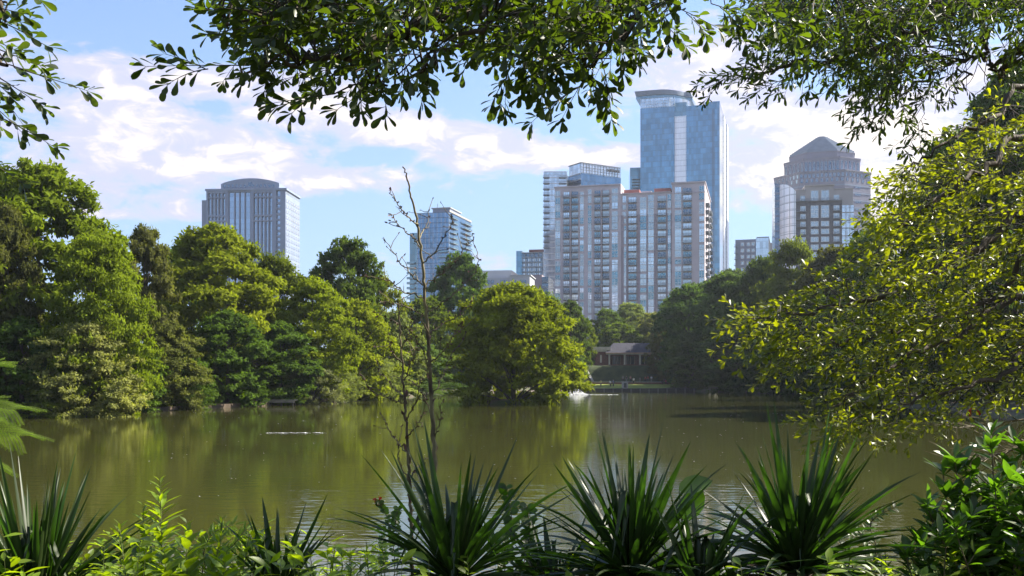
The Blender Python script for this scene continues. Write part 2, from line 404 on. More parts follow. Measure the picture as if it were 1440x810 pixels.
# embankment turf, laid on the slope between two side walls
xs = np.linspace(20.3, 38.8, 38); ys = np.linspace(246.6, 254.4, 20); XX, YY = np.meshgrid(xs, ys)
pinch = (YY-246.6)/7.8
XX = np.where(XX > 30, XX+2.0*pinch*(XX-30)/9, XX-1.4*pinch*(30-XX)/9)
kk = (np.arange(19)[:, None]*38+np.arange(37)[None, :]).ravel()
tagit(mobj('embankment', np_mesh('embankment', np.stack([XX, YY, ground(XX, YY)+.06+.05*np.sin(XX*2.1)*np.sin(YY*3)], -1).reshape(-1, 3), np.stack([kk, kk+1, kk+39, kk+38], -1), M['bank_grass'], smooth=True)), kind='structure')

def wall_run(name, pts, w, h, mat, label, cat='wall', cop=None):
    root = empty(name, (pts[0][0], pts[0][1], pts[0][2]), label, cat)
    b = MB(); c = MB()
    for (x0, y0, z0), (x1, y1, z1) in zip(pts[:-1], pts[1:]):
        d = Vector((x1-x0, y1-y0, 0)).normalized(); n = Vector((-d.y, d.x, 0))*w/2; o = Vector(pts[0])
        def q(p, s, z): return (p[0]+s*n.x-o.x, p[1]+s*n.y-o.y, z-o.z)
        A, B = (x0, y0), (x1, y1)
        b.add([q(A,-1,z0-.6), q(B,-1,z1-.6), q(B,1,z1-.6), q(A,1,z0-.6), q(A,-1,z0+h), q(B,-1,z1+h), q(B,1,z1+h), q(A,1,z0+h)],
              [(0,3,2,1),(4,5,6,7),(0,1,5,4),(1,2,6,5),(2,3,7,6),(3,0,4,7)])
        c.add([q(A,-1.25,z0+h+.003), q(B,-1.25,z1+h+.003), q(B,1.25,z1+h+.003), q(A,1.25,z0+h+.003), q(A,-1.25,z0+h+.13), q(B,-1.25,z1+h+.13), q(B,1.25,z1+h+.13), q(A,1.25,z0+h+.13)],
              [(0,3,2,1),(4,5,6,7),(0,1,5,4),(1,2,6,5),(2,3,7,6),(3,0,4,7)])
    b.build('wall_body', mat, root); c.build('coping', cop or M['concrete'], root)
    return root
wall_run('retaining_wall', [(18.5, 240.4, 1.35), (24.2, 240.4, 1.35)], .45, .5, M['brick'], 'low brick wall with pale coping behind the lit lawn, left stretch by the stone planter')
wall_run('retaining_wall', [(24.9, 240.4, 1.35), (46, 240.4, 1.35)], .45, .5, M['brick'], 'long low brick wall with pale coping below the grass embankment, right of the gap')
wall_run('ramp_wall', [(19.9, 246, 1.75), (18.2, 254.6, 6.0)], .5, .35, M['concrete'], 'sloping grey side wall of the grass embankment, left end below the brick pavilion')
wall_run('ramp_wall', [(39.4, 246, 1.75), (41.6, 254.6, 6.0)], .5, .35, M['concrete'], 'sloping grey side wall of the grass embankment, right end beside the dark trees')

def pavilion():
    zb = 5.9
    r = empty('park_pavilion', (21.2, 255, zb), 'low brick park pavilion with slate roof and cream porch columns above the grass embankment', 'pavilion')
    b = MB(); b.box(0, 3.5, 1.2, 11, -.4, 3.7); b.build('brick_wing', M['brick'], r)
    b = MB(); b.box(-.25, 3.95, .95, 11.2, 3.703, 4.1); b.box(-.45, 4.15, .75, 11.4, 4.103, 4.95); b.build('parapet', M['cream'], r)
    w = MB(); w.box(1.45, 1.9, 1.14, 1.19, .9, 2.9); f = w.build('window', M['cream'], r)
    b = MB(); b.box(3.503, 19.5, 4.5, 11, -.4, 3.2); b.build('rear_wall', M['brick'], r)
    b = MB(); b.box(3.503, 19.5, 0, 4.49, -.6, .35); b.build('porch_base', M['brick'], r)
    for k in range(5):
        x = 3.75+k*3.93
        c = MB(); c.box(x-.19, x+.19, .1, .48, .36, 2.75); c.box(x-.27, x+.27, .03, .55, 2.753, 2.95); c.box(x-.25, x+.25, .05, .53, .353, .5)
        c.build('column', M['cream'], r)
    b = MB(); b.box(2.9, 20, -.15, .6, 2.955, 3.35); b.build('fascia', M['cream'], r)
    for k in range(4):
        x = 5.0+k*3.7
        d = MB(); d.box(x, x+1.9, 4.42, 4.48, .5, 2.6); e = d.build('window', M['dark_pane'], r)
        d = MB(); d.box(x-.08, x, 4.38, 4.49, .45, 2.65); d.box(x+1.9, x+1.98, 4.38, 4.49, .45, 2.65); d.box(x+.9, x+1.0, 4.38, 4.42, .5, 2.6); d.build('frame', M['cream'], e)
    b = MB(); z0, z1 = 3.36, 6.1     # hipped roof
    b.add([(2.7,-.4,z0),(20.3,-.4,z0),(20.3,11.4,z0),(2.7,11.4,z0),(5.4,5.5,z1),(17.5,5.5,z1)], [(0,1,5,4),(1,2,5),(2,3,4,5),(3,0,4),(3,2,1,0)])
    b.build('roof', M['slate'], r)
    b = MB(); b.box(2.7, 20.3, -.46, -.402, 3.22, 3.42); b.build('gutter', matte('gutter', (.55, .33, .2), .6, .2, 3), r)
    return r
pavilion()

def pier():
    r = empty('lakeside_boardwalk', (13.5, 222.4, 0), 'dark low boardwalk with pale posts running along the water below the lit lawn', 'boardwalk')
    b = MB(); b.box(2.6, 27.5, -.9, 1.6, .42, .62); b.build('deck', M['dark_wood'], r)
    b = MB(); b.box(2.6, 27.5, -.82, -.7, -.4, .415); b.build('skirt', M['dark_wood'], r)
    for k in range(13):
        c = MB(); c.box(2.9+2*k, 3.08+2*k, -1.06, -.91, -.6, .70); c.build('post', M['post_grey'], r)
pier()
def planter(x, y, w, h, label):
    r = empty('stone_planter', (x, y, .5), label, 'planter')
    b = MB(); b.box(-w/2, w/2, -.5, .5, 0, h); b.build('base', M['concrete'], r)
    b = MB(); b.box(-w/2-.08, w/2+.08, -.58, .58, h+.003, h+.16); b.build('rim', M['concrete'], r)
    b = MB(); b.box(-w/4, w/4, -.56, -.503, .25, h-.2); b.build('face_panel', M['dark_pane'], r)  # dark plate set on the front face
planter(16.9, 223.2, 1.6, 1.15, 'pale boxy stone block at the left end of the boardwalk')
planter(25.3, 223.2, 1.3, 1.5, 'taller grey stone block in the middle of the boardwalk')

# small dock at the left bank
def dock():
    x0, x1, y = -29.8, -25.2, 116.2
    r = empty('wooden_dock', (x0, y, 0), 'small weathered wooden dock low over the water at the left bank', 'dock')
    for k in range(15):
        pass
    b = MB(); b.box(0, x1-x0, -.6, .9, .58, .68); b.build('deck', M['wood_grey'], r)
    b = MB(); b.box(.1, x1-x0-.1, -.52, -.44, .34, .577); b.build('edge_beam', M['wood_grey'], r)
    for k in range(4):
        for yy in (-.4, .7):
            c = MB(); c.box(.3+k*1.3, .44+k*1.3, yy, yy+.14, -1, .577 if yy > 0 else .338); c.build('post', M['dark_wood'], r)
dock()
# timber edging of the left bank
def edging():
    pts = [(-40.2, 84), (-36.5, 92.5), (-33.4, 100.5), (-30.6, 109), (-28.3, 115.6)]
    r = empty('bank_edging', (pts[0][0], pts[0][1], 0), 'low dark timber edging along the foot of the left bank', 'edging')
    for k, (a, b_) in enumerate(zip(pts[:-1], pts[1:])):
        d = Vector((b_[0]-a[0], b_[1]-a[1], 0)); n = Vector((-d.y, d.x, 0)).normalized()*.12; o = Vector((pts[0][0], pts[0][1], 0))
        A = Vector((*a, 0))-o; B = Vector((*b_, 0))-o; m = MB()
        m.add([tuple(A-n+Vector((0,0,-.5))), tuple(B-n+Vector((0,0,-.5))), tuple(B+n+Vector((0,0,-.5))), tuple(A+n+Vector((0,0,-.5))),
               tuple(A-n+Vector((0,0,.42))), tuple(B-n+Vector((0,0,.42))), tuple(B+n+Vector((0,0,.42))), tuple(A+n+Vector((0,0,.42)))],
              [(0,3,2,1),(4,5,6,7),(0,1,5,4),(1,2,6,5),(2,3,7,6),(3,0,4,7)])
        m.build('timber', M['earth'], r)
edging()

# fountain
M['foam'] = matte('foam', (.80, .80, .80), .5, .08, 8)
def fountain():
    c = at(811, 555, 181); x, y = c[0], 181.0
    r = empty('fountain', (x, y, 0), 'low white bubbling fountain jet beside the island tree, in front of the lawn', 'fountain')
    t = Tubes(8); t.path([(0, 0, -.6), (0, 0, .12)], .12, .12); t.build('nozzle', M['dark_wood'], r)
    rg = np.random.default_rng(5); n = 1500
    a = rg.uniform(0, 2*np.pi, n); v = rg.uniform(0, 1, n); rr = rg.uniform(0, 1, n)**.8*2.2
    z = (1.15*np.exp(-(rr/1.15)**2))*v**.7 + .03
    P = np.stack([np.cos(a)*rr, np.sin(a)*rr, z], -1)
    L = Leaves(FARLEAF); L.add(P, rg.normal(size=(n, 3)), rg.normal(size=(n, 3)), rg.uniform(.08, .2, n)); L.build('water_spray', M['foam'], r)
fountain()
def foam_and_glint_streak(name, x, y, w, dep, n, seed, label):
    rg = np.random.default_rng(seed)
    P = np.stack([x+rg.uniform(-.5, .5, n)*w, y+rg.normal(0, dep, n), np.full(n, .012)+rg.uniform(0, .02, n)], -1)
    D = np.stack([np.ones(n), rg.normal(0, .15, n), rg.normal(0, .03, n)], -1)
    N = np.stack([rg.normal(0, .05, n), rg.normal(0, .05, n), np.ones(n)], -1)
    L = Leaves(FARLEAF); L.add(P, D, N, rg.uniform(.15, .5, n)*(w/6))
    tagit(L.build(name, M['foam']), label, 'foam', kind='stuff')
foam_and_glint_streak('foam', 15.0, 180.2, 8.0, .55, 320, 1, 'white foam spreading right of the fountain')
foam_and_glint_streak('foam', -13.2, 60.3, 3.8, .05, 55, 2, 'thin line of white flecks standing for ripple glints on the left of the pond')  # glints on the ripples, built as white flecks
rg = np.random.default_rng(77); n = 260
P = np.stack([rg.uniform(-22, 22, n), rg.uniform(17, 95, n), np.full(n, .006)], -1); P[:, 0] *= P[:, 1]/60
L = Leaves(FARLEAF); L.add(P, nrm(np.stack([rg.normal(size=n), rg.normal(size=n), np.zeros(n)], -1)), np.tile([0, 0, 1.0], (n, 1)), rg.uniform(.02, .06, n)*(P[:, 1]/40+.4))
tagit(L.build('floating_specks', M['foam']), 'scattered pale specks and petals floating on the pond', 'litter', kind='stuff')

# ------------------------------------------------------------------ trees of the far banks
def crown_and_trunk(seed, H, Rr, nb, per, z0=.06, flat=.5, leaf=.50, style='round', open_=.0):
    rg = np.random.default_rng(seed)
    prof = {'round': lambda t: np.sin(np.pi*np.clip(t*.86+.13, 0, 1))**.55,
            'tall': lambda t: (1-t)**.45*(.55+.45*np.sin(np.pi*np.clip(t+.15, 0, 1))),
            'spread': lambda t: np.where(t < .35, .62+.38*(t/.35), 1)*np.sqrt(np.clip(1-((t-.45)/.56)**2, 0, 1)) if False else np.sqrt(np.clip(1-((t-.42)/.6)**2, 0, 1)),
            'cone': lambda t: (1-t)**.8*.95+.08}[style]
    C = []; A = []
    # a wobbling outline: the radius changes with bearing
    ph = rg.uniform(0, 6.28, 4); am = rg.uniform(.06, .16, 4)
    def lump(a, t): return 1+am[0]*np.sin(2*a+ph[0])+am[1]*np.sin(3*a+ph[1]+4*t)+am[2]*np.sin(5*a+ph[2]-6*t)
    for i in range(nb):
        t = ((i+.5)/nb)**.9; a = i*2.39996+rg.normal(0, .3); f = rg.uniform(.50, 1.0)**.5 if rg.random() < .85 else rg.uniform(.1, .6)
        r = Rr*prof(t)*lump(a, t)
        s = Rr*rg.uniform(.16, .36)
        rr = max(0, r-s*.7)*f
        C.append((rr*math.cos(a), rr*math.sin(a), H*(z0+(1-z0)*t)-s*flat*.6)); A.append(s)
    C = np.array(C, float).reshape(-1, 3); A = np.array(A, float)
    Ls = Leaves(FARLEAF); up = np.array([0, 0, 1.0])
    for c, s in zip(C, A):
        m = int(9+8*rg.random()); n = int(.8*per*(s/(Rr*.26))**2)
        u = nrm(rg.normal(size=(m, 3))); u[:, 2] = np.where(u[:, 2] < -.1, -u[:, 2]*.7, u[:, 2])
        sub = c + u*np.array([s, s, s*flat])*rg.uniform(.55, 1.05, (m, 1))
        k = rg.integers(0, m, n); g = rg.normal(size=(n, 3))*np.array([.15, .15, .07])*s*rg.uniform(.6, 1.3, (m, 1))[k]
        P = sub[k]+g
        out = nrm((P-c)*np.array([1, 1, 1.4])); axis_ = nrm(c*np.array([1, 1, 0])+1e-6)
        N = nrm(out*.55+axis_*.35+up*.8+rg.normal(size=(n, 3))*.32)
        D = nrm(axis_*.4+rg.normal(size=(n, 3))+np.array([0, 0, -.25]))
        Ls.add(P, D, N, leaf*rg.uniform(.6, 1.4, n))
    me_crown_o = Ls.build('crown', M['leaf_far']); me = me_crown_o.data; bpy.data.objects.remove(me_crown_o)
    T = Tubes(7); top = H*.8
    bend = rg.normal(0, .35, 2)
    stem = smooth_path([(0, 0, -.6), (bend[0]*.3, bend[1]*.3, H*.2), (bend[0], bend[1], H*.5), (bend[0]*.4, bend[1]*.4, top)], 6)
    T.path(stem, .035*H*.5+.12, .05)
    order = rg.permutation(nb)[:16]
    for j in order:
        c = C[j]; zi = max(.12, min(.9, (c[2]-Rr*.35)/top)); p = stem[int(zi*(len(stem)-1))]
        T.path(smooth_path([p, p*.5+c*.5+np.array([0, 0, .4]), c], 4), .013*H*.5+.03, .025)
    o = T.build('trunk', M['bark']); mt = o.data; bpy.data.objects.remove(o)
    return me, mt, H, Rr
PROTO = {
 'A': crown_and_trunk(11, 20, 8.5, 95, 620, style='round'),
 'B': crown_and_trunk(12, 18, 7.0, 80, 560, style='tall', flat=.7, leaf=.55),
 'C': crown_and_trunk(13, 17, 8.0, 80, 600, style='round', flat=.55, leaf=.48),
 'D': crown_and_trunk(14, 20, 7.5, 85, 600, style='spread', flat=.6),
 'W': crown_and_trunk(15, 17, 8.0, 110, 520, style='spread', flat=.45, leaf=.42),
 'E': crown_and_trunk(16, 15, 7.5, 70, 620, style='round', flat=.6, z0=.02),
 'S': crown_and_trunk(17, 6, 5.0, 46, 420, style='spread', flat=.6, z0=.0, leaf=.22),
 'I': crown_and_trunk(23, 14.6, 8.6, 105, 560, style='spread', flat=.5, z0=.04, leaf=.48),
}
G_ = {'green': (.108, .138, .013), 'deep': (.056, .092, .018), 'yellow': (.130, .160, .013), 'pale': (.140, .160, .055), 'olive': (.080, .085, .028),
      'brown': (.075, .082, .030), 'blue': (.062, .098, .030), 'red': (.080, .098, .030), 'silver': (.16, .17, .09), 'mid': (.090, .120, .016)}  # blue: shade and haze of the far trees put into the leaf colour
rt = random.Random(4)
PROTO_USED = set()
def tree(px, top, Y, wpx, proto, tint, label, cat='tree', group=None, name='broadleaf_tree', rot=None, sink=0.0, base=None):
    x = (px-720)/F*Y; zb = float(ground(x, Y)) if base is None else base
    zt = 3.5-(top-528)/F*Y; me, mt, H, Rr = PROTO[proto]
    h = zt-zb; w = wpx/F*Y/2
    r = empty(name, (x, Y, zb-sink), label, cat, group, rz=rt.uniform(0, 6.28) if rot is None else rot)
    sx = w/Rr*.98; sz = (h+sink)/H*1.0
    for nm, m in (('trunk', mt), ('crown', me)):
        o = mobj(nm, m, r); o.scale = (sx, sx, sz)
        c = G_[tint]; j = rt.uniform(.88, 1.14)
        o.color = (c[0]*j*rt.uniform(.93, 1.08), c[1]*j, c[2]*j, 1)
    return r
LB = 'trees on the left bank'; RB = 'trees on the right bank'; FB = 'trees behind the island and pavilion'
tree(52, 232, 96, 280, 'A', 'green', 'tallest tree of the left bank, broad green crown at the left end', group=LB)
tree(-70, 275, 92, 220, 'D', 'mid', 'green tree cut by the left edge of the photograph, beside the tallest tree', group=LB)
tree(8, 290, 88, 110, 'D', 'olive', 'olive brown tree at the left edge, standing before the tallest tree', group=LB)
tree(140, 335, 88, 165, 'W', 'green', 'spreading tree with sunlit sprays leaning over the water in front of the tallest tree', group=LB)
tree(120, 455, 85, 150, 'W', 'pale', 'pale grey-green low tree dipping its twigs into the water at the left bank', group=LB)
tree(30, 450, 85, 150, 'E', 'deep', 'dark low tree under the tallest tree at the left end of the bank', group=LB)
tree(203, 320, 106, 100, 'D', 'brown', 'narrow brownish magnolia-like tree right of the tallest tree', group=LB)
tree(300, 318, 122, 210, 'A', 'green', 'wide rounded green tree below and left of the grey stone tower', group=LB)
tree(262, 345, 140, 130, 'D', 'deep', 'dark green tree top behind the wide rounded tree, left of the grey stone tower', group=LB)
tree(385, 362, 130, 130, 'C', 'mid', 'rounded mid green tree just under the grey stone tower', group=LB)
tree(488, 336, 150, 120, 'D', 'deep', 'taller dark green tree right of the grey stone tower', group=LB)
tree(440, 396, 126, 140, 'C', 'yellow', 'bright yellow-green tree in the middle of the left bank', group=LB)
tree(530, 388, 160, 100, 'C', 'green', 'green tree left of the dead flower stalks, behind the yellow-green one', group=LB)
tree(500, 425, 140, 130, 'E', 'yellow', 'low yellow-green tree sloping to the water right of the dock', group=LB)
tree(557, 440, 158, 100, 'E', 'pale', 'pale green rounded tree at the right end of the left bank', group=LB)
tree(238, 455, 100, 110, 'E', 'red', 'reddish tinged low tree over the bank beneath the brownish magnolia-like tree', group=LB)
tree(180, 480, 95, 120, 'E', 'deep', 'low green tree between the pale low tree and the reddish one', group=LB)
tree(320, 440, 112, 150, 'E', 'deep', 'dark low tree standing before the wide rounded tree by the dock', group=LB)
tree(395, 455, 120, 130, 'E', 'deep', 'low dark green tree behind the dock', group=LB)
tree(265, 505, 103, 100, 'S', 'deep', 'dark bush at the waterline left of the dock', 'bush', LB, 'bush')
tree(440, 505, 122, 90, 'S', 'silver', 'silvery pale bush overhanging the water right of the dock', 'bush', LB, 'bush')
tree(478, 520, 130, 90, 'S', 'pale', 'pale bush at the waterline below the low yellow-green tree', 'bush', LB, 'bush')
tree(530, 505, 148, 110, 'S', 'pale', 'pale green bush at the waterline at the right end of the left bank', 'bush', LB, 'bush')
tree(70, 530, 84.5, 120, 'S', 'mid', 'dark green bush at the waterline left end, under the tallest tree', 'bush', LB, 'bush')
tree(350, 535, 113, 60, 'S', 'deep', 'small dark bush just left of the dock', 'bush', LB, 'bush')
tree(600, 420, 195, 110, 'C', 'mid', 'green tree right behind the tall dead flower stalk', group=FB)
tree(645, 357, 225, 95, 'D', 'deep', 'tall dark tree covering the foot of the balconied glass tower', group=FB)
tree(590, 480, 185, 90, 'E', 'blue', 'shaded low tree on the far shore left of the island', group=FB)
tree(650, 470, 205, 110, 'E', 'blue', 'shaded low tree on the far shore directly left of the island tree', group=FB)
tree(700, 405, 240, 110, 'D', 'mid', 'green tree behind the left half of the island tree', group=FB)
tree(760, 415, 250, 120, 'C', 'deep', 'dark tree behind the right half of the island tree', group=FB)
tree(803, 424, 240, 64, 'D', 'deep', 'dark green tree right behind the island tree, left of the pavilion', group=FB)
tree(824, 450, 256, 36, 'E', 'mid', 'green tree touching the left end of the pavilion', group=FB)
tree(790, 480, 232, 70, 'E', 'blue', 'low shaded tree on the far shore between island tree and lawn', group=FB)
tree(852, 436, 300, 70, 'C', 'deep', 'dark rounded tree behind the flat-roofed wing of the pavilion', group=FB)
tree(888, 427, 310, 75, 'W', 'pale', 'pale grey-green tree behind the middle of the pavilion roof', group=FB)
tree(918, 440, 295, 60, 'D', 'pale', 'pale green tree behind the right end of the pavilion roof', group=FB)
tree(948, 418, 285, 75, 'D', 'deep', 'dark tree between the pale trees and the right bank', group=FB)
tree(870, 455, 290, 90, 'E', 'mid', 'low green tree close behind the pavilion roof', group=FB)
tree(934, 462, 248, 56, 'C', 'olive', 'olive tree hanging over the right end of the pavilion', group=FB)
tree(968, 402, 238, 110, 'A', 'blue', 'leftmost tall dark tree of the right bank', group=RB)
tree(985, 398, 258, 110, 'D', 'blue', 'tall dark tree added at the right end of the pavilion to shade it', group=RB)  # added so that its shadow falls on pavilion and embankment
tree(1030, 380, 268, 120, 'A', 'blue', 'tall dark tree added far back on the right bank to shade the pavilion', group=RB)  # second added tree, also there to shade pavilion and embankment
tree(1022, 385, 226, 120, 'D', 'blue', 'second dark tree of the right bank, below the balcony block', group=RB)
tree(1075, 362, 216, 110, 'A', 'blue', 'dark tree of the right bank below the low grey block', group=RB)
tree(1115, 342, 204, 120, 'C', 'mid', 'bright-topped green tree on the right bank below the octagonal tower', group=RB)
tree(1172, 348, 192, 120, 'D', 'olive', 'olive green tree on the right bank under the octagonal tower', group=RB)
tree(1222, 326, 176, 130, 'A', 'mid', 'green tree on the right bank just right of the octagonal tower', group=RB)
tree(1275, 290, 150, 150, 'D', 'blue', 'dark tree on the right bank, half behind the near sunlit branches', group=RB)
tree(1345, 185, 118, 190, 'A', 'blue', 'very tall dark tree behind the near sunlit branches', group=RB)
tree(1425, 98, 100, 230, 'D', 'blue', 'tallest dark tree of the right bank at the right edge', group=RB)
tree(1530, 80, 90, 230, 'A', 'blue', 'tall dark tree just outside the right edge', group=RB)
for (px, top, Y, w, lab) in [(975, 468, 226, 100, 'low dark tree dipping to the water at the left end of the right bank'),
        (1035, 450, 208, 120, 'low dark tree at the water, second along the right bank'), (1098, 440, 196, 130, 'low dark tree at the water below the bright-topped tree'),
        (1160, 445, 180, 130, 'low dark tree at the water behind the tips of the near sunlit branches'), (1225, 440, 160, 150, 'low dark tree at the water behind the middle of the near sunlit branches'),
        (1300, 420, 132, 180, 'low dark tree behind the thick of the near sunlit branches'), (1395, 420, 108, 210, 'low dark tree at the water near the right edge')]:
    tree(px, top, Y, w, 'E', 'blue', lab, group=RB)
tree(953, 527, 232, 20, 'S', 'yellow', 'small sunlit yellow bush at the right end of the boardwalk', 'bush', name='bush')
tree(632, 538, 180, 60, 'S', 'deep', 'dark low bush on the far shore left of the island', 'bush', FB, 'bush')
tree(600, 540, 170, 70, 'S', 'blue', 'dark low bush on the far shore behind the tall dead flower stalk', 'bush', FB, 'bush')
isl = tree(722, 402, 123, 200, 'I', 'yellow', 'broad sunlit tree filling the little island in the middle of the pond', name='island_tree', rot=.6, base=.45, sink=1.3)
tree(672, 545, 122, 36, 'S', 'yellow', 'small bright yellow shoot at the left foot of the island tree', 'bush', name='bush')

# ------------------------------------------------------------------ the city
M['granite'] = matte('granite', (.19, .23, .32), .75, .1, .08)
M['granite_rose'] = matte('granite_rose', (.18, .175, .235), .75, .1, .08)
M['mauve'] = matte('mauve_stucco', (.44, .39, .42), .9, .08, .15)
M['mauve_dark'] = matte('mauve_dark_panel', (.26, .22, .25), .9, .1, .15)
M['concrete_pale'] = matte('pale_concrete', (.36, .37, .40), .85, .08, .1)
M['slab'] = matte('balcony_slab', (.15, .17, .20), .8, .15, .2)
M['slab_grey'] = matte('slab_grey', (.22, .25, .28), .8, .15, .2)
M['slab_pale'] = matte('pale_slab', (.40, .42, .44), .8, .15, .2)
M['charcoal'] = matte('charcoal_cladding', (.085, .085, .10), .8, .12, .1)
M['beige'] = matte('beige_cladding', (.30, .28, .28), .85, .08, .1)
M['roof_blue'] = matte('blue_grey_roof', (.14, .18, .25), .6, .12, .3)
M['redbrown'] = matte('red_brown_cladding', (.24, .09, .08), .85, .12, .1)
M['white_frame'] = matte('white_frame', (.62, .64, .66), .6, .05, .3)
M['g_blue'] = glass('blue_mirror_glass', (.15, .30, .41), .85, .05, .30, .07)
M['g_pale'] = glass('pale_glass', (.62, .70, .78), .75, .10, .2, .1)
M['g_white'] = glass('white_glass_strip', (.90, .90, .93), .25, .35, .1, .1, var=.06)
M['g_teal'] = glass('teal_glass', (.16, .30, .37), .8, .08, .25, .1)
M['g_navy'] = glass('navy_glass', (.12, .24, .38), .85, .05, .45, .06)
M['g_dark'] = glass('dark_glass', (.13, .19, .26), .8, .08, .3, .08)
M['g_win'] = glass('window_pane_glass', (.52, .62, .68), .55, .12, .2, .3, var=.3, floor=50, bay=50)
M['g_strip'] = glass('strip_window_glass', (.30, .40, .52), .75, .1, .15, .12, var=.2, floor=3.9, bay=100)
M['letters'] = matte('letters', (.03, .035, .05), .7, .1, 1)

class Tower:
    """root stands at the foot of the corner between the front face (to the left) and the right face"""
    def __init__(s, name, px, Y, rz, label, cat, base=5.0):
        s.C = at(px, 528, Y)[:2]; s.Y = Y; s.r = R(rz); s.base = base; s.cat = cat
        s.root = empty(name, (s.C[0], s.C[1], base), label, cat, rz=s.r)
        s.dl = (-math.cos(s.r), -math.sin(s.r)); s.dr = (-math.sin(s.r), math.cos(s.r))
    def _w(s, px, d): k = (px-720)/F; return (k*s.C[1]-s.C[0])/(d[0]-k*d[1])
    def L(s, px): return s._w(px, s.dl)               # distance along the front face, leftwards from the corner
    def Rt(s, px): return s._w(px, s.dr)              # distance along the right face
    def z(s, py, px=None, side='L'):
        Y = s.Y
        if px is not None: Y = s.C[1] + (s.L(px)*s.dl[1] if side == 'L' else s.Rt(px)*s.dr[1])
        return 3.5+(528-py)/F*Y-s.base
    def front(s): return lambda u, d, z: (-u, -d, z)  # u leftwards, d out of the face
    def right(s): return lambda u, d, z: (d, u, z)
    def vol(s, name, mat, pl, pr, py_top, dep, d0=0.0, pyb=None, parent=None, ztop=None):
        """box behind the front face between two pixel columns; pr may be the corner (None)"""
        b = MB(); a = s.L(pl); c = 0.0 if pr is None else s.L(pr)
        b.box(-a, -c, d0, dep, 0 if pyb is None else s.z(pyb), s.z(py_top) if ztop is None else ztop)
        return b.build(name, mat, parent or s.root)
CACHE = {}
def window_mesh(w, h, bars=1, cross=1, glassm='g_win', fr='white_frame', t=.14):
    key = (round(w, 1), round(h, 1), bars, cross, glassm, fr)
    if key in CACHE: return CACHE[key]
    b = MB(); b.cur = 0; b.box(0, w, -.06, .05, 0, h)
    b.cur = 1
    for x0, x1, z0, z1 in [(-t, 0, -t, h+t), (w, w+t, -t, h+t), (0, w, -t, 0), (0, w, h, h+t)]: b.box(x0, x1, -.12, .05, z0, z1)
    for k in range(bars): x = w*(k+1)/(bars+1); b.box(x-t/2, x+t/2, -.10, -.062, 0, h)
    for k in range(cross): z = h*(.32 if cross == 1 else (k+1)/(cross+1)); b.box(0, w, -.115, -.102, z-t/2, z+t/2)
    CACHE[key] = b.mesh('window', [M[glassm], M[fr]]); return CACHE[key]
def balcony_mesh(w, dep=1.5, glassy=False, slab='slab'):
    key = ('bal', round(w, 1), dep, glassy, slab)
    if key in CACHE: return CACHE[key]
    b = MB(); b.cur = 0; b.box(0, w, -dep, 0, -.22, 0)
    b.cur = 1
    b.box(0, w, -dep, -dep+.06, 1.02, 1.1)
    if glassy: b.cur = 2; b.box(0, w, -dep+.01, -dep+.04, .08, 1.0); b.cur = 1
    else:
        n = max(4, int(w/.28))
        for k in range(n): x = (k+.5)*w/n; b.box(x-.035, x+.035, -dep+.01, -dep+.05, 0, 1.02)
    for x in (0, w-.06): b.box(x, x+.06, -dep+.06, 0, 1.02, 1.1)
    CACHE[key] = b.mesh('balcony', [M[slab], M['slab'], M['g_teal']]); return CACHE[key]
def put_many(name, items, root, limit=100):
    """items: (mesh, matrix). The first ones become parts of their own, any rest one part of kind stuff"""
    for me, mt in items[:limit]:
        o = mobj(name, me, root); o.matrix_local = mt
    rest = items[limit:]
    if rest:
        Vs, Fs, mi, n = [], [], [], 0; mats = list(rest[0][0].materials); key = {m.name: i for i, m in enumerate(mats)}
        for me, mt in rest:
            for p in me.polygons:
                mm = me.materials[p.material_index]
                if mm.name not in key: key[mm.name] = len(mats); mats.append(mm)
                Fs.append([v+n for v in p.vertices]); mi.append(key[mm.name])
            Vs += [tuple(mt @ v.co) for v in me.vertices]; n += len(me.vertices)
        me = bpy.data.meshes.new(name); me.from_pydata(Vs, [], Fs)
        for m in mats: me.materials.append(m)
        me.polygons.foreach_set('material_index', mi); o = mobj(name, me, root); o['kind'] = 'stuff'
def mfront(x, z, out=0.0): return Matrix.Translation((x, -out, z))             # window on the front face
def mright(y, z, out=0.0): return Matrix.Translation((out, y, z)) @ Matrix.Rotation(R(90), 4, 'Z')

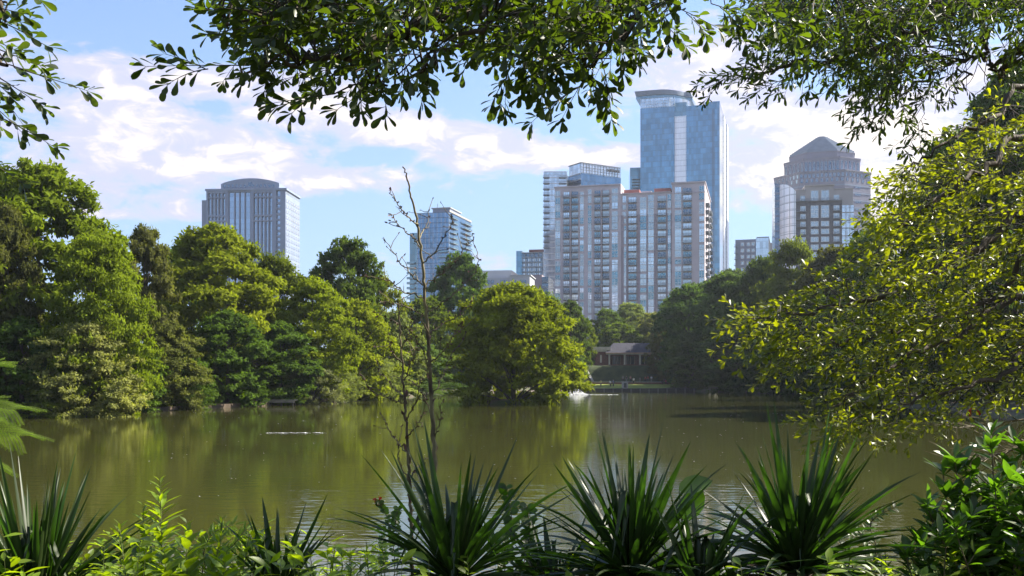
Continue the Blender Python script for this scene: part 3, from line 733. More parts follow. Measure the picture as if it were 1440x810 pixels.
# --- grey stone tower with arched top (left)
def stone_tower():
    T = Tower('office_tower', 402, 700, -4, 'grey stone office tower with arched penthouse and long vertical window strips, left of the skyline', 'tower')
    D = T.Rt(421.5); r = T.root
    T.vol('glass_wall', M['g_strip'], 291, None, 268.5, D, d0=.6)
    sh = MB(); sh.box(-T.L(281.5), -T.L(291)-.01, 3, D*.8, 0, T.z(279)); sh.build('shoulder', M['granite'], r)
    # stone grid over the glass
    top = T.z(267.5); fr = MB(T.front())
    X = T.L
    def pier_(a, b, z0=0, z1=top, d=.9): fr.box(X(b), X(a), -.55, d, z0, z1)
    bays = [(291, 319.5), (355, 385.5)]
    for a, b in bays:
        pier_(a, a+2.2, d=1.3); pier_(b-2.2, b, d=1.3)
        for k in range(1, 5): x = a+2+(b-a-4)*k/5; pier_(x-.9, x+.9)
    for x in (321.5, 330, 337, 344.5, 352.5): pier_(x-.55, x+.55, z1=top-1, d=.6)
    pier_(319.5, 321.5, d=1.1); pier_(353, 355, d=1.1)
    pier_(385.5, 389, d=1.4); pier_(394.5, 402, d=.7)
    for z0, z1 in [(top-1.6, top), (T.z(277.6), T.z(276)), (T.z(304), T.z(301.5)), (T.z(311), T.z(309)), (T.z(278), T.z(277)), (0, 3)]:
        for a, b in bays: fr.box(X(b), X(a), -.55, 1.02, z0, z1)
    fr.box(X(385.5), X(291), -.55, .75, top-1.0, top-.2)
    for k in range(32): z = 2+k*3.9; fr.box(X(394.5), X(389), -.55, .3, z, z+1.5)
    fr.build('stone_frame', M['granite'], r)
    # right face: stone slab with punched windows
    rf = MB(); rf.box(-.59, .02, .0, D, 0, T.z(273)); rf.build('side_wall', M['granite'], r)
    items = []; n = 6; ww = D/n*.55
    rows = int((T.z(276)-2)/3.9)
    for j in range(rows):
        for i in range(n):
            z = T.z(276)-(j+1)*3.9
            if z > 1: items.append((window_mesh(ww, 2.1, 0, 0, 'g_pale', 'granite', .1), mright(D*(i+.22)/n, z, .10)))
    put_many('window', items, r)
    # cornice and crown
    b = MB(); b.box(-X(291)-.8, 1.0, -1.6, D+.5, top+.02, top+1.4); b.build('cornice', M['granite'], r)
    a, c = T.L(310), T.L(392); m = MB(); n = 24; z0 = top+1.4; z1 = T.z(257); zt = T.z(249.5)
    poly = [(-a, z0+.01), (-c, z0+.01), (-c, z1)] + [(-c-(a-c)*k/n, z1+(zt-z1)*math.sin(math.pi*k/n)**.8) for k in range(1, n)] + [(-a, z1)]
    y0, y1 = 1.0, D*.8
    k = len(poly)
    m.add([(x, y0, z) for x, z in poly]+[(x, y1, z) for x, z in poly], [tuple(range(k)), tuple(reversed(range(k, 2*k)))]+[(i, k+i, k+(i+1) % k, (i+1) % k) for i in range(k)])
    m.build('arched_penthouse', M['granite'], r)
    its = []
    for q in range(13): its.append((window_mesh(1.7, 2.0, 0, 0, 'g_dark', 'granite', .08), mfront(-a+1.8+q*(a-c-4)/13, z0+1.2, -.96)))
    put_many('window', its, r)
    t = MB(); cx = -(a+c)/2+.3
    t.prism([(cx+1.7*math.cos(v), 0) for v in []] or [(cx-1.2, .94), (cx+1.2, .94), (cx+1.2, .99), (cx-1.2, .99)], zt-5.2, zt-2.6); t.build('round_window', M['g_dark'], r)
stone_tower()

# --- balconied glass tower
def glass_condo():
    T = Tower('residential_tower', 631.5, 600, -15, 'blue glass apartment tower with thin balconies and stepped left side, behind the dead flower stalk', 'tower')
    D = T.Rt(662); r = T.root; zt = T.z(298)
    T.vol('glass_body', M['g_navy'], 587, None, 298, D)
    T.vol('glass_step', M['g_teal'], 575, 587.05, 325, D*.8, d0=1.5)
    T.vol('penthouse', M['granite'], 607, 632-.8, 292, D*.5, d0=2)
    b = MB(); b.box(-T.L(606)-.3, .4, 1.5, D*.55, T.z(292)+.02, T.z(290.6)); b.build('roof_slab', M['concrete_pale'], r)
    m = MB(); m.box(-T.L(612), -T.L(612)+.25, 4, 4.25, T.z(291), T.z(284)); m.build('mast', M['slab'], r)
    sl = MB(T.front())
    for k in range(40):
        z = zt-3.05*k
        if z > 2: sl.box(-.1, T.L(587)+.1, -.1, .25, z-.22, z)
    sl.build('floor_bands', M['slab'], r)
    it = []
    for k in range(1, 30):
        z = zt-3.05*k
        if z < 20: break
        it.append((balcony_mesh(D*.34, 1.6, True, 'slab_grey'), mright(D*.62, z, .05)))
        it.append((balcony_mesh(D*.22, 1.6, True, 'slab_grey'), mright(D*.08, z, .05)))
        if k > 9: it.append((balcony_mesh(T.L(572)-T.L(583), 1.6, True, 'slab_grey'), mfront(-T.L(572), z, -1.45)))
        if 7 < k < 24: it.append((balcony_mesh(T.L(618)-T.L(631), 1.5, True, 'slab_grey'), mfront(-T.L(618), z, .05)))
    put_many('balcony', it, r)
    mu = MB(T.front())
    for k in range(9): x = T.L(587)*k/8; mu.box(x-.1, x+.1, 0, .12, 20, zt-.36)
    mu.build('mullions', M['white_frame'], r)
    e = MB(); e.box(.02, .5, -.3, D+.4, zt+.02, zt+1.1); e.build('side_parapet', M['beige'], r)
glass_condo()

# --- low pale building with shallow roof
def low_white():
    T = Tower('low_office_building', 719.5, 420, -8, 'low pale stone building with a plain upper wall, right of the balconied glass tower', 'building')
    r = T.root; D = 30
    T.vol('upper_wall', M['concrete_pale'], 660, None, 380, D)
    b = MB(); x1 = 0; x2 = -T.L(731); z0, z1 = T.z(388), T.z(380)
    b.add([(x1+.01, 0, 0), (x2, 1, 0), (x2, D, 0), (x1+.01, D, 0), (x1+.01, 0, z1), (x2, 1, z0), (x2, D, z0), (x1+.01, D, z1)], [(0,3,2,1),(4,5,6,7),(0,1,5,4),(1,2,6,5),(2,3,7,6),(3,0,4,7)])
    b.build('sloping_wall', M['beige'], r)
    w = MB(); w.box(-T.L(665), -T.L(719), -4, -.02, 0, T.z(392)); w.build('lower_wing', M['concrete_pale'], r)
    w = MB(); w.box(-T.L(719.01), -T.L(747), -5, 12, 0, T.z(389.5)); w.build('end_wing', M['concrete_pale'], r)
    b = MB(); b.box(-T.L(747)-0, -T.L(747)+.5, -5.2, 12.2, T.z(389.5)+.01, T.z(388)); b.box(-T.L(719), -T.L(747), -5.3, -4.9, T.z(389.5)+.01, T.z(388.4)); b.build('coping', M['concrete_pale'], r)
    it = []
    for px in (673, 679, 688, 693, 706, 711): it.append((window_mesh(1.15, 1.5, 1, 0, 'g_dark', 'concrete_pale', .1), mfront(-T.L(px), T.z(400), 4.05)))
    for px in (723.5, 733.5, 738): it.append((window_mesh(1.2, 1.4, 1, 0, 'g_dark', 'concrete_pale', .1), mfront(-T.L(px), T.z(400), 5.05)))
    put_many('window', it, r)
low_white()

# --- blue glass block with red top
def blue_block():
    T = Tower('apartment_block', 764, 640, -12, 'blue glass apartment block with a red rooftop box, left of the hotel tower', 'building')
    r = T.root; D = 30
    T.vol('glass_wing', M['g_blue'], 726, 733.9, 352, D)
    T.vol('main_body', M['g_dark'], 734, None, 354.5, D, d0=.5)
    T.vol('rooftop_box', M['redbrown'], 743, None, 350, D*.6, d0=2)
    sl = MB(T.front())
    for k in range(17):
        z = T.z(354.5)-3.1*k; sl.box(0, T.L(734), -.5, .5 if k else .9, z-.5, z)
    for px in (739, 745, 751, 757, 763): sl.box(T.L(px)-.2, T.L(px)+.2, -.5, .38, 6, T.z(355))
    sl.build('floor_bands', M['slab_pale'], r)
    it = []
    for k in range(1, 16):
        for px in (736, 742.5, 749, 755.5): it.append((window_mesh(1.9, 1.8, 1, 0, 'g_pale', 'slab_pale', .1), mfront(-T.L(px), T.z(354.5)-3.1*k-2.7, -.44)))
    put_many('window', it, r)
blue_block()
def brown_block():
    T = Tower('brown_block', 771, 520, -10, 'small plain brown block at the foot of the hotel tower beside the pale building', 'building')
    r = T.root; T.vol('body', M['mauve_dark'], 747, 762, 386, 20)
    T.vol('balcony_body', M['g_dark'], 762.05, None, 389, 20)
    it = [(balcony_mesh(T.L(762.5)-.2, 1.4), mfront(-T.L(762.5), T.z(389)-3.1*k, .05)) for k in range(1, 9)]
    put_many('balcony', it, r)
brown_block()

# --- hotel tower
def hotel():
    T = Tower('hotel_tower', 817, 560, -58, 'glass hotel tower with dark lettering at its top right, behind the balconied apartment slab', 'tower')
    r = T.root; W = T.L(799); D = T.Rt(873)
    b = MB(); b.box(-W, 0, 0, D, 0, T.z(243)); b.build('dark_glass_body', M['g_navy'], r)
    b = MB(); b.box(-W+.4, -.4, .4, D-.4, T.z(243)+.01, T.z(228.8)); b.build('crown_glass', M['g_pale'], r)
    b = MB(); b.box(-W, 0, 0, D, T.z(228.8)+.01, T.z(227.8)); b.build('crown_coping', M['slab'], r)
    mu = MB(T.right())
    for k in range(4): z = T.z(243)+.3+k*1.6; mu.box(0, D, -.38, -.1, z, z+.10)
    for k in range(15): y = D*k/14; mu.box(max(0, y-.06), min(D, y+.06), -.37, -.15, T.z(243)+.1, T.z(229))
    mu.build('crown_mullions', M['slab_grey'], r)
    ff = MB(T.front())
    for k in range(14): z = T.z(243)-3.3*k; ff.box(0, W, 0, .3, z-.5, z)
    ff.build('floor_bands', M['slab_pale'], r)
    # front wing with balconies, its face turned to the pond
    a = Vector((T.root.location.x, T.root.location.y, 0)); inv = Matrix.Rotation(-T.r, 4, 'Z')
    def loc(px, Y): p = at(px, 528, Y); return inv @ (Vector((p[0], p[1], 0))-a)
    P = [loc(764.5, 545), loc(797, 545), loc(800, 575), loc(768, 580)]
    zt = 3.5+(528-241)/F*545-T.base
    b = MB(); b.prism([(p.x, p.y) for p in P], 0, zt); b.build('front_wing', M['g_pale'], r)
    wing_rot = Matrix.Rotation(-T.r, 4, 'Z')
    def place(px, z, out=.1): p = loc(px, 545-out); return Matrix.Translation((p.x, p.y, z)) @ wing_rot
    wb = (797-764.5)/F*545
    fb = []
    me = MB(); me.box(0, wb, -.2, 0, -.35, 0); me = me.mesh('floor_band', M['white_frame'])
    it = []
    for k in range(24):
        z = zt-3.2*k
        if z < 25: break
        fb.append((me, place(764.5, z-.02)))
        if 0 < k < 14 and True: it.append((balcony_mesh(3.6, 1.8, False), place(763.5, z-.3, .35)))
        if 0 < k < 9: it.append((balcony_mesh(4.2, 1.4, False), place(786, z-.3, .35)))
    put_many('floor_band', fb, r); put_many('balcony', it, r)
    # sign
    cu = bpy.data.curves.new('sign_text', 'FONT'); cu.body = 'LOEWS'; cu.size = 4.2; cu.extrude = .12; cu.offset = .16; cu.space_character = 1.08
    to = bpy.data.objects.new('sign_text', cu); LINK(to)
    dg = bpy.context.evaluated_depsgraph_get(); dg.update()
    me = bpy.data.meshes.new_from_object(to.evaluated_get(dg)); bpy.data.objects.remove(to); me.materials.clear(); me.materials.append(M['letters'])
    o = mobj('sign_lettering', me, r)
    x0 = min(v.co.x for v in me.vertices); x1 = max(v.co.x for v in me.vertices)
    y0 = T.Rt(854); y1 = T.Rt(871.5); s = (y1-y0)/(x1-x0)
    o.matrix_local = Matrix.Translation((.12, y0, T.z(241.8, 862, 'R'))) @ Matrix.Rotation(R(90), 4, 'Z') @ Matrix.Rotation(R(90), 4, 'X') @ Matrix.Diagonal((s, s*.80, 1, 1))
hotel()

# --- balconied apartment slab in the middle
def apartment_slab():
    T = Tower('apartment_slab', 991, 450, -14, 'wide mauve apartment block with columns of balconies, in the middle of the skyline', 'apartment block')
    r = T.root; X = T.L; D = T.Rt(999); fl = 3.2
    zl, zc, zr = T.z(262, 826), T.z(271.5, 910), T.z(256.5)
    T.vol('left_wall', M['mauve'], 780, 873, 0, 30, d0=.3, ztop=zl)
    T.vol('centre_wall', M['mauve'], 873.02, 944.98, 0, 30, d0=.6, ztop=zc)
    T.vol('right_wall', M['mauve'], 945, None, 0, D, ztop=zr)
    for nm, a, b, z, m in [('rooftop_box', 875, 897, zc+3.0, 'redbrown'), ('rooftop_box', 918, 942, zc+3.0, 'redbrown'), ('rooftop_box', 900, 914, zc+2, 'mauve')]:
        q = MB(); q.box(-X(a), -X(b), 6, 18, zc+.02, z); q.build(nm, M[m], r)
    c = MB(); c.box(-X(780)-.4, -X(873), -.25, 30, zl+.01, zl+.5); c.box(-X(945)-.4, .4, -.5, D+.3, zr+.01, zr+.6); c.box(-X(873)+.1, -X(945)-.5, .1, 30, zc+.01, zc+.4)
    for zz in (zl-4.2, ): c.box(-X(780)-.1, -X(873), -.02, .29, zz, zz+.35)
    c.box(-X(945)-.1, .2, -.25, -.01, zr-4.5, zr-4.1); c.build('parapet', M['mauve'], r)
    # darker panels of the centre
    p = MB(T.front())
    for a, b in [(873.5, 877), (881, 883), (896, 900), (909, 911), (919.5, 923), (937, 939), (943, 944.8)]:
        p.box(X(b), X(a), -.59, -.25, 3, zc-fl*3)
    p.build('dark_panel', M['mauve_dark'], r)
    W, B = [], []
    def col_w(a, b, bars, ztop, inset, skip=0, tallp=False, seed=0):
        rr = random.Random(seed); z = ztop-fl; k = 0
        while z > 1:
            if k >= skip:
                w = X(a)-X(b)
                h = 2.85 if tallp and rr.random() < .75 else 1.9
                W.append((window_mesh(w, h, bars, 1, rr.choice(['g_win', 'g_win', 'g_pale', 'g_teal']), 'white_frame' if rr.random() < .8 else 'slab_pale'), mfront(-X(a), z+.25, -inset+.10)))
            z -= fl; k += 1
    def col_b(a, b, ztop, inset, n=99):
        rr = random.Random(int(a*10))
        z = ztop-fl; k = 0; w = X(a)-X(b)
        while z > 1 and k < n:
            W.append((window_mesh(w-.5, 2.35, 2, 0, rr.choice(['g_win', 'g_win', 'g_teal', 'g_dark', 'g_pale']), 'slab_pale'), mfront(-X(a)+.25, z+.1, -inset+.10)))
            B.append((balcony_mesh(w, 1.3), mfront(-X(a), z+.05, -inset+.03)))
            z -= fl; k += 1
    t = zl-1.5
    col_w(781, 787.5, 1, t, .3, 0, True, 1); col_b(791.7, 801.2, t, .3); col_b(803.4, 813.4, t, .3)
    col_w(815.8, 820.5, 1, t, .3, 0, True, 2); col_w(827, 831.5, 1, t, .3, 0, True, 3)
    col_b(835.3, 844.8, t, .3); col_b(847, 857, t, .3); col_w(860.5, 868.5, 1, t, .3, 0, True, 4)
    t = zc-.8
    col_w(875.5, 880, 1, t, .6, 0, True, 5); col_b(883, 895.3, t, .6); col_w(900, 908.5, 1, t, .6, 0, True, 6)
    col_w(911.5, 919, 1, t, .6, 0, True, 7); col_b(924.3, 936.6, t, .6); col_w(938.7, 943.4, 1, t, .6, 0, True, 8)
    t = zr-1.5
    col_w(949.3, 957.8, 1, t, 0, 0, True, 9); col_b(960, 973, t, 0); col_w(983.5, 990, 1, t, 0, 0, True, 10)
    for z in np.arange(4, zr-5, fl):
        B.append((balcony_mesh(D*.30, 1.5), mright(D*.55, z, .03))); B.append((balcony_mesh(D*.25, 1.5), mright(D*.12, z, .03)))
        W.append((window_mesh(D*.22, 2.3, 1, 0), mright(D*.58, z+.1, .05)))
    W.sort(key=lambda q: -q[1].translation.z); B.sort(key=lambda q: -q[1].translation.z)
    put_many('window', W, r); put_many('balcony', B, r)
    s = MB(T.front())
    for a, b, z in [(802, 802.8, zl-1.5), (845.5, 846.3, zl-1.5)]: s.box(X(b), X(a), -.29, 1.2, 0, z)
    s.build('balcony_fin', M['mauve'], r)
apartment_slab()

# --- tall mirror glass tower
def mirror_tower():
    T = Tower('glass_skyscraper', 1012, 650, -16, 'tallest blue mirror glass skyscraper with curved overhanging crown and a white vertical strip', 'skyscraper')
    r = T.root; X = T.L; D = T.Rt(1023.5)
    zm = T.z(142, 1012)
    T.vol('left_glass_body', M['g_blue'], 900.5, 948.5, 0, 40, d0=0, ztop=T.z(151, 925))
    T.vol('white_glass_strip', M['g_white'], 948.52, 965, 0, 38, d0=1.2, ztop=T.z(162.5, 957))
    T.vol('strip_head', M['g_teal'], 948.52, 965, 0, 38, d0=1.6, pyb=162.0, ztop=T.z(143, 957))
    T.vol('middle_glass_body', M['g_blue'], 965.02, 991, 0, 40, d0=.4, ztop=T.z(148, 978))
    T.vol('right_glass_body', M['g_blue'], 991.02, None, 0, D, ztop=zm)
    b = MB(); x = X(1003); b.box(-x-.9, -x+.9, -.12, -.01, 4, zm-5); b.build('dark_joint', M['g_dark'], r)
    b = MB(); b.box(.01, .35, D*.42, D*.62, 0, zm-1); b.box(.01, .5, D*.8, D, 0, zm+.5); b.build('side_reflection_strip', M['g_white'], r)  # white strips stand for the bright reflection on the side face
    b = MB(); b.box(-.1, .4, D+.02, D+4, 0, zm*.72); b.build('rear_slab', M['g_dark'], r)
    # glazed crown under a curved roof blade
    z0 = T.z(151, 925)+.02; n = 20
    def arc(k): 
        px = 900.5+(968-900.5)*k/n; y = 0 if k <= n*.45 else 13*((k-n*.45)/(n*.55))**2
        return (-X(px), y)
    P = [arc(k) for k in range(n+1)]
    m = MB(); m.prism(P+[(P[-1][0], 36), (P[0][0], 36)], z0, T.z(137.5, 925)); m.build('crown_glass', M['g_pale'], r)
    P2 = [(x-1.2+ (0 if k else -1.6), y-1.6) for k, (x, y) in enumerate(P)]; P2[-1] = (P2[-1][0]+2.5, P2[-1][1])
    m = MB(); m.prism([(x, y+1.0) for x, y in P2]+[(P2[-1][0], 37), (P2[0][0], 37)], T.z(137.5, 925)+.02, T.z(133.5, 925), ); m.build('clerestory', M['g_teal'], r)
    low = [(x, y) for x, y in P2]+[(P2[-1][0], 38), (P2[0][0], 38)]
    hi = [(x-.8, y-.9) for x, y in P2]+[(P2[-1][0], 38), (P2[0][0]-1, 38)]
    m = MB(); m.prism(low, T.z(133.5, 925)+.02, T.z(127.5, 925), hi); m.build('roof_blade', M['roof_blue'], r)
    mu = MB(T.front())
    for k in range(15): x = X(901+k*3.4); mu.box(x-.07, x+.07, 0, .15, z0, T.z(137.5, 925))
    for k in range(4): z = z0+.3+k*2.0; mu.box(X(948), X(901), 0, .16, z, z+.11)
    mu.build('crown_mullions', M['white_frame'], r)
mirror_tower()
def teal_block():
    T = Tower('teal_glass_block', 901.2, 690, -5, 'small teal glass block tucked left of the tallest skyscraper', 'building')
    T.vol('glass_body', M['g_teal'], 886, None, 235.5, 30); r = T.root
    b = MB(T.front())
    for py in (252, 256, 260, 264): b.box(.2, T.L(889), .01, 1.5, T.z(py)-.4, T.z(py))
    b.build('balcony_slabs', M['slab'], r)
teal_block()

# --- low grey block right of the skyscraper
def grey_block():
    T = Tower('grey_apartment_block', 1081, 520, -16, 'low grey apartment block with pale glass corner, between the skyscraper and the octagonal tower', 'building')
    r = T.root; X = T.L
    T.vol('body', M['granite'], 1034, 1063, 335.5, 25, d0=.3); T.vol('glass_corner', M['g_pale'], 1063.03, None, 334, 25)
    b = MB(); b.box(-X(1064), .2, -.2, 25, T.z(334)+.01, T.z(332.8)); b.build('roof_slab', M['slab'], r)
    it, ba = [], []
    for k in range(1, 18):
        z = T.z(335.5)-3.3*k
        for px in (1042, 1050.5, 1057): it.append((window_mesh(1.5, 1.6, 0, 0), mfront(-X(px), z, -.2)))
        ba.append((balcony_mesh(X(1032.5)-X(1037), 1.5), mfront(-X(1032.5), z-.4, -.2)))
    put_many('window', it, r); put_many('balcony', ba, r)
grey_block()
def stepped_brown():
    T = Tower('stepped_brown_building', 1101, 560, -10, 'small pinkish brown stepped building top peeking left of the octagonal tower', 'building')
    T.vol('body', M['beige'], 1082, None, 341, 20); T.vol('upper_body', M['redbrown'], 1090, None, 330, 16, d0=1)
    b = MB(); b.box(-T.L(1089), .3, .7, 17.3, T.z(330)+.01, T.z(328.6)); b.build('cornice', M['beige'], T.root)
stepped_brown()

# --- octagonal tower with pyramid roof
def octagon_tower():
    cx, Y = 1155.5, 700; p = at(cx, 528, Y+32); p[1] = Y; base = 5.0
    r = empty('octagonal_tower', (p[0], p[1]+32, base), 'rose grey octagonal tower with stepped pyramid roof, right part of the skyline', 'tower', rz=R(-17))
    def z(py): return 3.5+(528-py)/F*(Y+22)-base
    def octa(half, c=.42):
        k = half*c; return [(-half, -k), (-k, -half), (k, -half), (half, -k), (half, k), (k, half), (-k, half), (-half, k)]
    m = lambda w: w/F*(Y+20)/2
    S = [(1091.5, 1220.5, 0, 'body', 250, .46), (1104, 1206, 250, 'upper_tier', 229, .46), (1111, 1198.5, 229, 'roof_drum', 219, .46)]
    for a, b, pyb, nm, pyt, c in S:
        q = MB(); q.prism(octa(m(b-a)/1.0, c), 0 if nm == 'body' else z(pyb)+.02, z(pyt)); q.build(nm, M['granite_rose'], r)
        q = MB(); h = m(b-a)+.5; q.prism(octa(h, c), z(pyt)+.01 if nm != 'roof_drum' else z(pyt)+.01, z(pyt)+.9 if nm != 'roof_drum' else z(pyt)+.5); q.build('cornice', M['granite_rose'], r)
    n = 13; q = MB(); h0, h1 = m(1198-1111), m(12)
    for k in range(n):
        f0 = k/n; za = z(219)+1.0+(z(190)-z(219)-1.0)*f0; zb = z(219)+1.0+(z(190)-z(219)-1.0)*(k+1)/n
        ha = h0+(h1-h0)*f0
        q.prism(octa(ha, .46), za+(.005 if k else -.4), zb, octa(ha, .46))
    q.build('pyramid_roof', M['roof_blue'], r)
    q = MB(); q.prism(octa(h1*1.0, .45), z(190)+.01, z(188.5)); q.build('roof_cap', M['roof_blue'], r)
    # windows of the tiers
    it = []
    def rowon(half, c, zz, w, h, cnt, fr='granite_rose', gm='g_dark', sides=(0, 1, 2)):
        o = octa(half, c)
        for s in sides:
            A = Vector((*o[s], 0)); B = Vector((*o[s+1], 0)); L = (B-A).length; ang = math.atan2((B-A).y, (B-A).x)
            nn = cnt if s == 1 else max(1, int(cnt*L/(2*half*c)*.8))
            for i in range(nn):
                t = L*(i+.5)/nn-w/2
                if t < 0: continue
                P = A+(B-A).normalized()*t
                it.append((window_mesh(w, h, 0, 0, gm, fr, .1), Matrix.Translation((P.x, P.y, zz)) @ Matrix.Rotation(ang, 4, 'Z')))
    hb, hu = m(1220.5-1091.5), m(1206-1104)
    rowon(hu, .46, z(247), 1.9, z(233)-z(247), 9)
    rowon(hb, .46, z(257.5), 1.7, 2.6, 11)
    rowon(hb, .46, z(264), 1.7, 2.6, 9)
    for k in range(9): rowon(hb, .46, z(272)-k*5.2, 6.0, 2.2, 3, sides=(2,)); rowon(hb, .46, z(272)-k*5.2, 6.0, 2.2, 3, sides=(0,))
    put_many('window', it, r)
    bd = MB()
    for k in range(16):
        zz = z(268)-k*5.2
        if zz > 5:
            o = octa(hb+.15, .46); bd.prism(o, zz-1.0, zz)
    bd.build('stone_bands', M['granite'], r)
octagon_tower()

# --- charcoal residential tower in front of it
def charcoal_tower():
    T = Tower('charcoal_residential_tower', 1200.5, 480, -10, 'charcoal and beige apartment tower with curved glass left corner, in front of the octagonal tower', 'tower')
    r = T.root; X = T.L; fl = 3.76
    za, zs, zc = T.z(281.5), T.z(265.5), T.z(260)
    q = MB(); q.box(-X(1119), -X(1184), 0, 30, 0, za); q.build('charcoal_body', M['charcoal'], r)
    q = MB(); q.box(-X(1119.5), -X(1184), .6, 30, za+.02, zs); q.build('beige_top', M['beige'], r)
    q = MB(); q.box(-X(1132.5), -X(1172.5), .1, 20, za+.03, zc); q.box(-X(1131.5), -X(1173.5), -.5, 20.6, zc+.01, zc+.7); q.build('raised_centre', M['beige'], r)
    q = MB(); q.box(-X(1118.5)-.3, -X(1132.6), .3, 30.2, zs+.01, zs+.5); q.box(-X(1172.4), -X(1185)+.0, .3, 30.2, zs+.01, zs+.5); q.build('cornice', M['beige'], r)
    q = MB(); q.box(-X(1184)+.02, 0, -.3, 28, 0, T.z(287)); q.build('right_glass_bay', M['g_pale'], r)
    q = MB(); q.box(-X(1184)+.02, -.2, .6, 26, T.z(287)+.02, T.z(265)); q.box(-X(1184)+.3, 0, .3, 27, T.z(265)+.01, T.z(264)); q.build('right_top', M['beige'], r)
    q = MB(T.front())
    for k in range(20):
        zz = T.z(287)-fl*k
        if zz > 4: q.box(0, X(1184)-.05, .32, .5, zz-.45, zz)
    for px in (1189.5, 1195): q.box(X(px)-.12, X(px)+.12, .32, .45, 3, T.z(287))
    q.build('bay_mullions', M['beige'], r)
    # curved glass corner with slanted head
    n = 12; a, b = X(1098.5), X(1118.9)
    pts = []
    for k in range(n+1):
        t = k/n; x = -a+(a-b)*t; y = 9*(1-math.sin(t*math.pi/2))**1.3-1.0; pts.append((x, y, T.z(252.5)+(T.z(267)-T.z(252.5))*t**1.6))
    g = MB(); N = len(pts)
    V = [(x, y, 0) for x, y, z_ in pts]+[(x, y, z_) for x, y, z_ in pts]+[(pts[0][0], 16, 0), (pts[-1][0], 16, 0), (pts[0][0], 16, pts[0][2]), (pts[-1][0], 16, pts[-1][2])]
    Fs = [(i, i+1, N+i+1, N+i) for i in range(N-1)]+[(0, N, 2*N+2, 2*N), (N-1, 2*N+1, 2*N+3, 2*N-1), tuple([2*N+2]+[N+i for i in range(N)]+[2*N+3])]
    g.add(V, Fs); g.build('curved_glass_corner', M['g_white'], r)
    g = MB()
    for k in range(22):
        for i in range(N-1):
            (x0, y0, z0_), (x1, y1, z1_) = pts[i], pts[i+1]; zz = T.z(272)-fl*k
            if zz > 4: g.add([(x0, y0-.08, zz), (x1, y1-.08, zz), (x1, y1-.08, zz+.3), (x0, y0-.08, zz+.3)], [(0, 1, 2, 3)])
    for i in (3, 7, 11):
        x0, y0, z0_ = pts[i]; g.box(x0-.12, x0+.12, y0-.2, y0-.09, 3, z0_)
    g.build('corner_mullions', M['slab_pale'], r)
    q = MB(); q.box(-X(1091.5), -a-.02, 8, 24, 0, T.z(250.5)); q.build('left_wing', M['g_dark'], r)
    for k in range(22):
        zz = T.z(252)-fl*k; q = MB()
        if zz > 4: q.box(-X(1091.5)-.05, -a-.03, 7.7, 7.99, zz-1.0, zz); q.build('floor_band', M['granite'], r)
    W, B = [], []
    for px0, px1 in ((1140.5, 1150.5), (1155, 1165.5)):
        W.append((window_mesh(X(px0)-X(px1), T.z(267.5)-T.z(281), 1, 1), mfront(-X(px0), T.z(281)+.3, 0.0)))
        W.append((window_mesh(X(px0)-X(px1), T.z(288)-T.z(304.5), 1, 2), mfront(-X(px0), T.z(304.5), .06)))
        for k in range(9): W.append((window_mesh(X(px0)-X(px1), 2.2, 1, 0), mfront(-X(px0), T.z(315)-fl*k-.6, .06)))
    for px0, px1, bx0, bx1 in ((1126, 1132.5, 1119.5, 1134), (1172.5, 1180, 1171, 1183.5)):
        W.append((window_mesh(X(px0)-X(px1), 2.3, 1, 0), mfront(-X(px0), T.z(281)+.3, -.5)))
        for k in range(12):
            zz = T.z(295.5)-fl*k
            W.append((window_mesh(X(px0)-X(px1), 2.2, 1, 0), mfront(-X(px0), zz+.2, .06)))
            B.append((balcony_mesh(X(bx0)-X(bx1), 1.4), mfront(-X(bx0), zz, .03)))
    B.append((balcony_mesh(X(1119.5)-X(1184), 1.1), mfront(-X(1119.5), za+.25, .03)))
    put_many('window', W, r); put_many('balcony', B, r)
charcoal_tower()

# ------------------------------------------------------------------ people on the far shore
M['skin'] = matte('skin', (.42, .26, .19), .6, .08, 5)
M['hair'] = matte('hair', (.04, .028, .02), .7, .2, 20)
def cloth(name, c): M[name] = matte(name, c, .85, .12, 6); return M[name]
for k, c in {'yellow_shirt': (.50, .45, .12), 'white_shirt': (.75, .75, .76), 'navy_cloth': (.03, .035, .07), 'red_cloth': (.30, .04, .04), 'black_cloth': (.02, .02, .025), 'grey_cloth': (.2, .2, .22), 'blue_cloth': (.10, .14, .30), 'pink_cloth': (.5, .28, .25)}.items(): cloth(k, c)
def skinned(name, verts, edges, rad, mat, parent, sub=1):
    me = bpy.data.meshes.new(name); me.from_pydata([tuple(v) for v in verts], edges, []); me.materials.append(mat)
    o = mobj(name, me, parent); md = o.modifiers.new('skin', 'SKIN')
    for i, r_ in enumerate(rad): me.skin_vertices[0].data[i].radius = (r_, r_)
    me.skin_vertices[0].data[0].use_root = True
    if sub: s = o.modifiers.new('sub', 'SUBSURF'); s.levels = sub; s.render_levels = sub
    return o
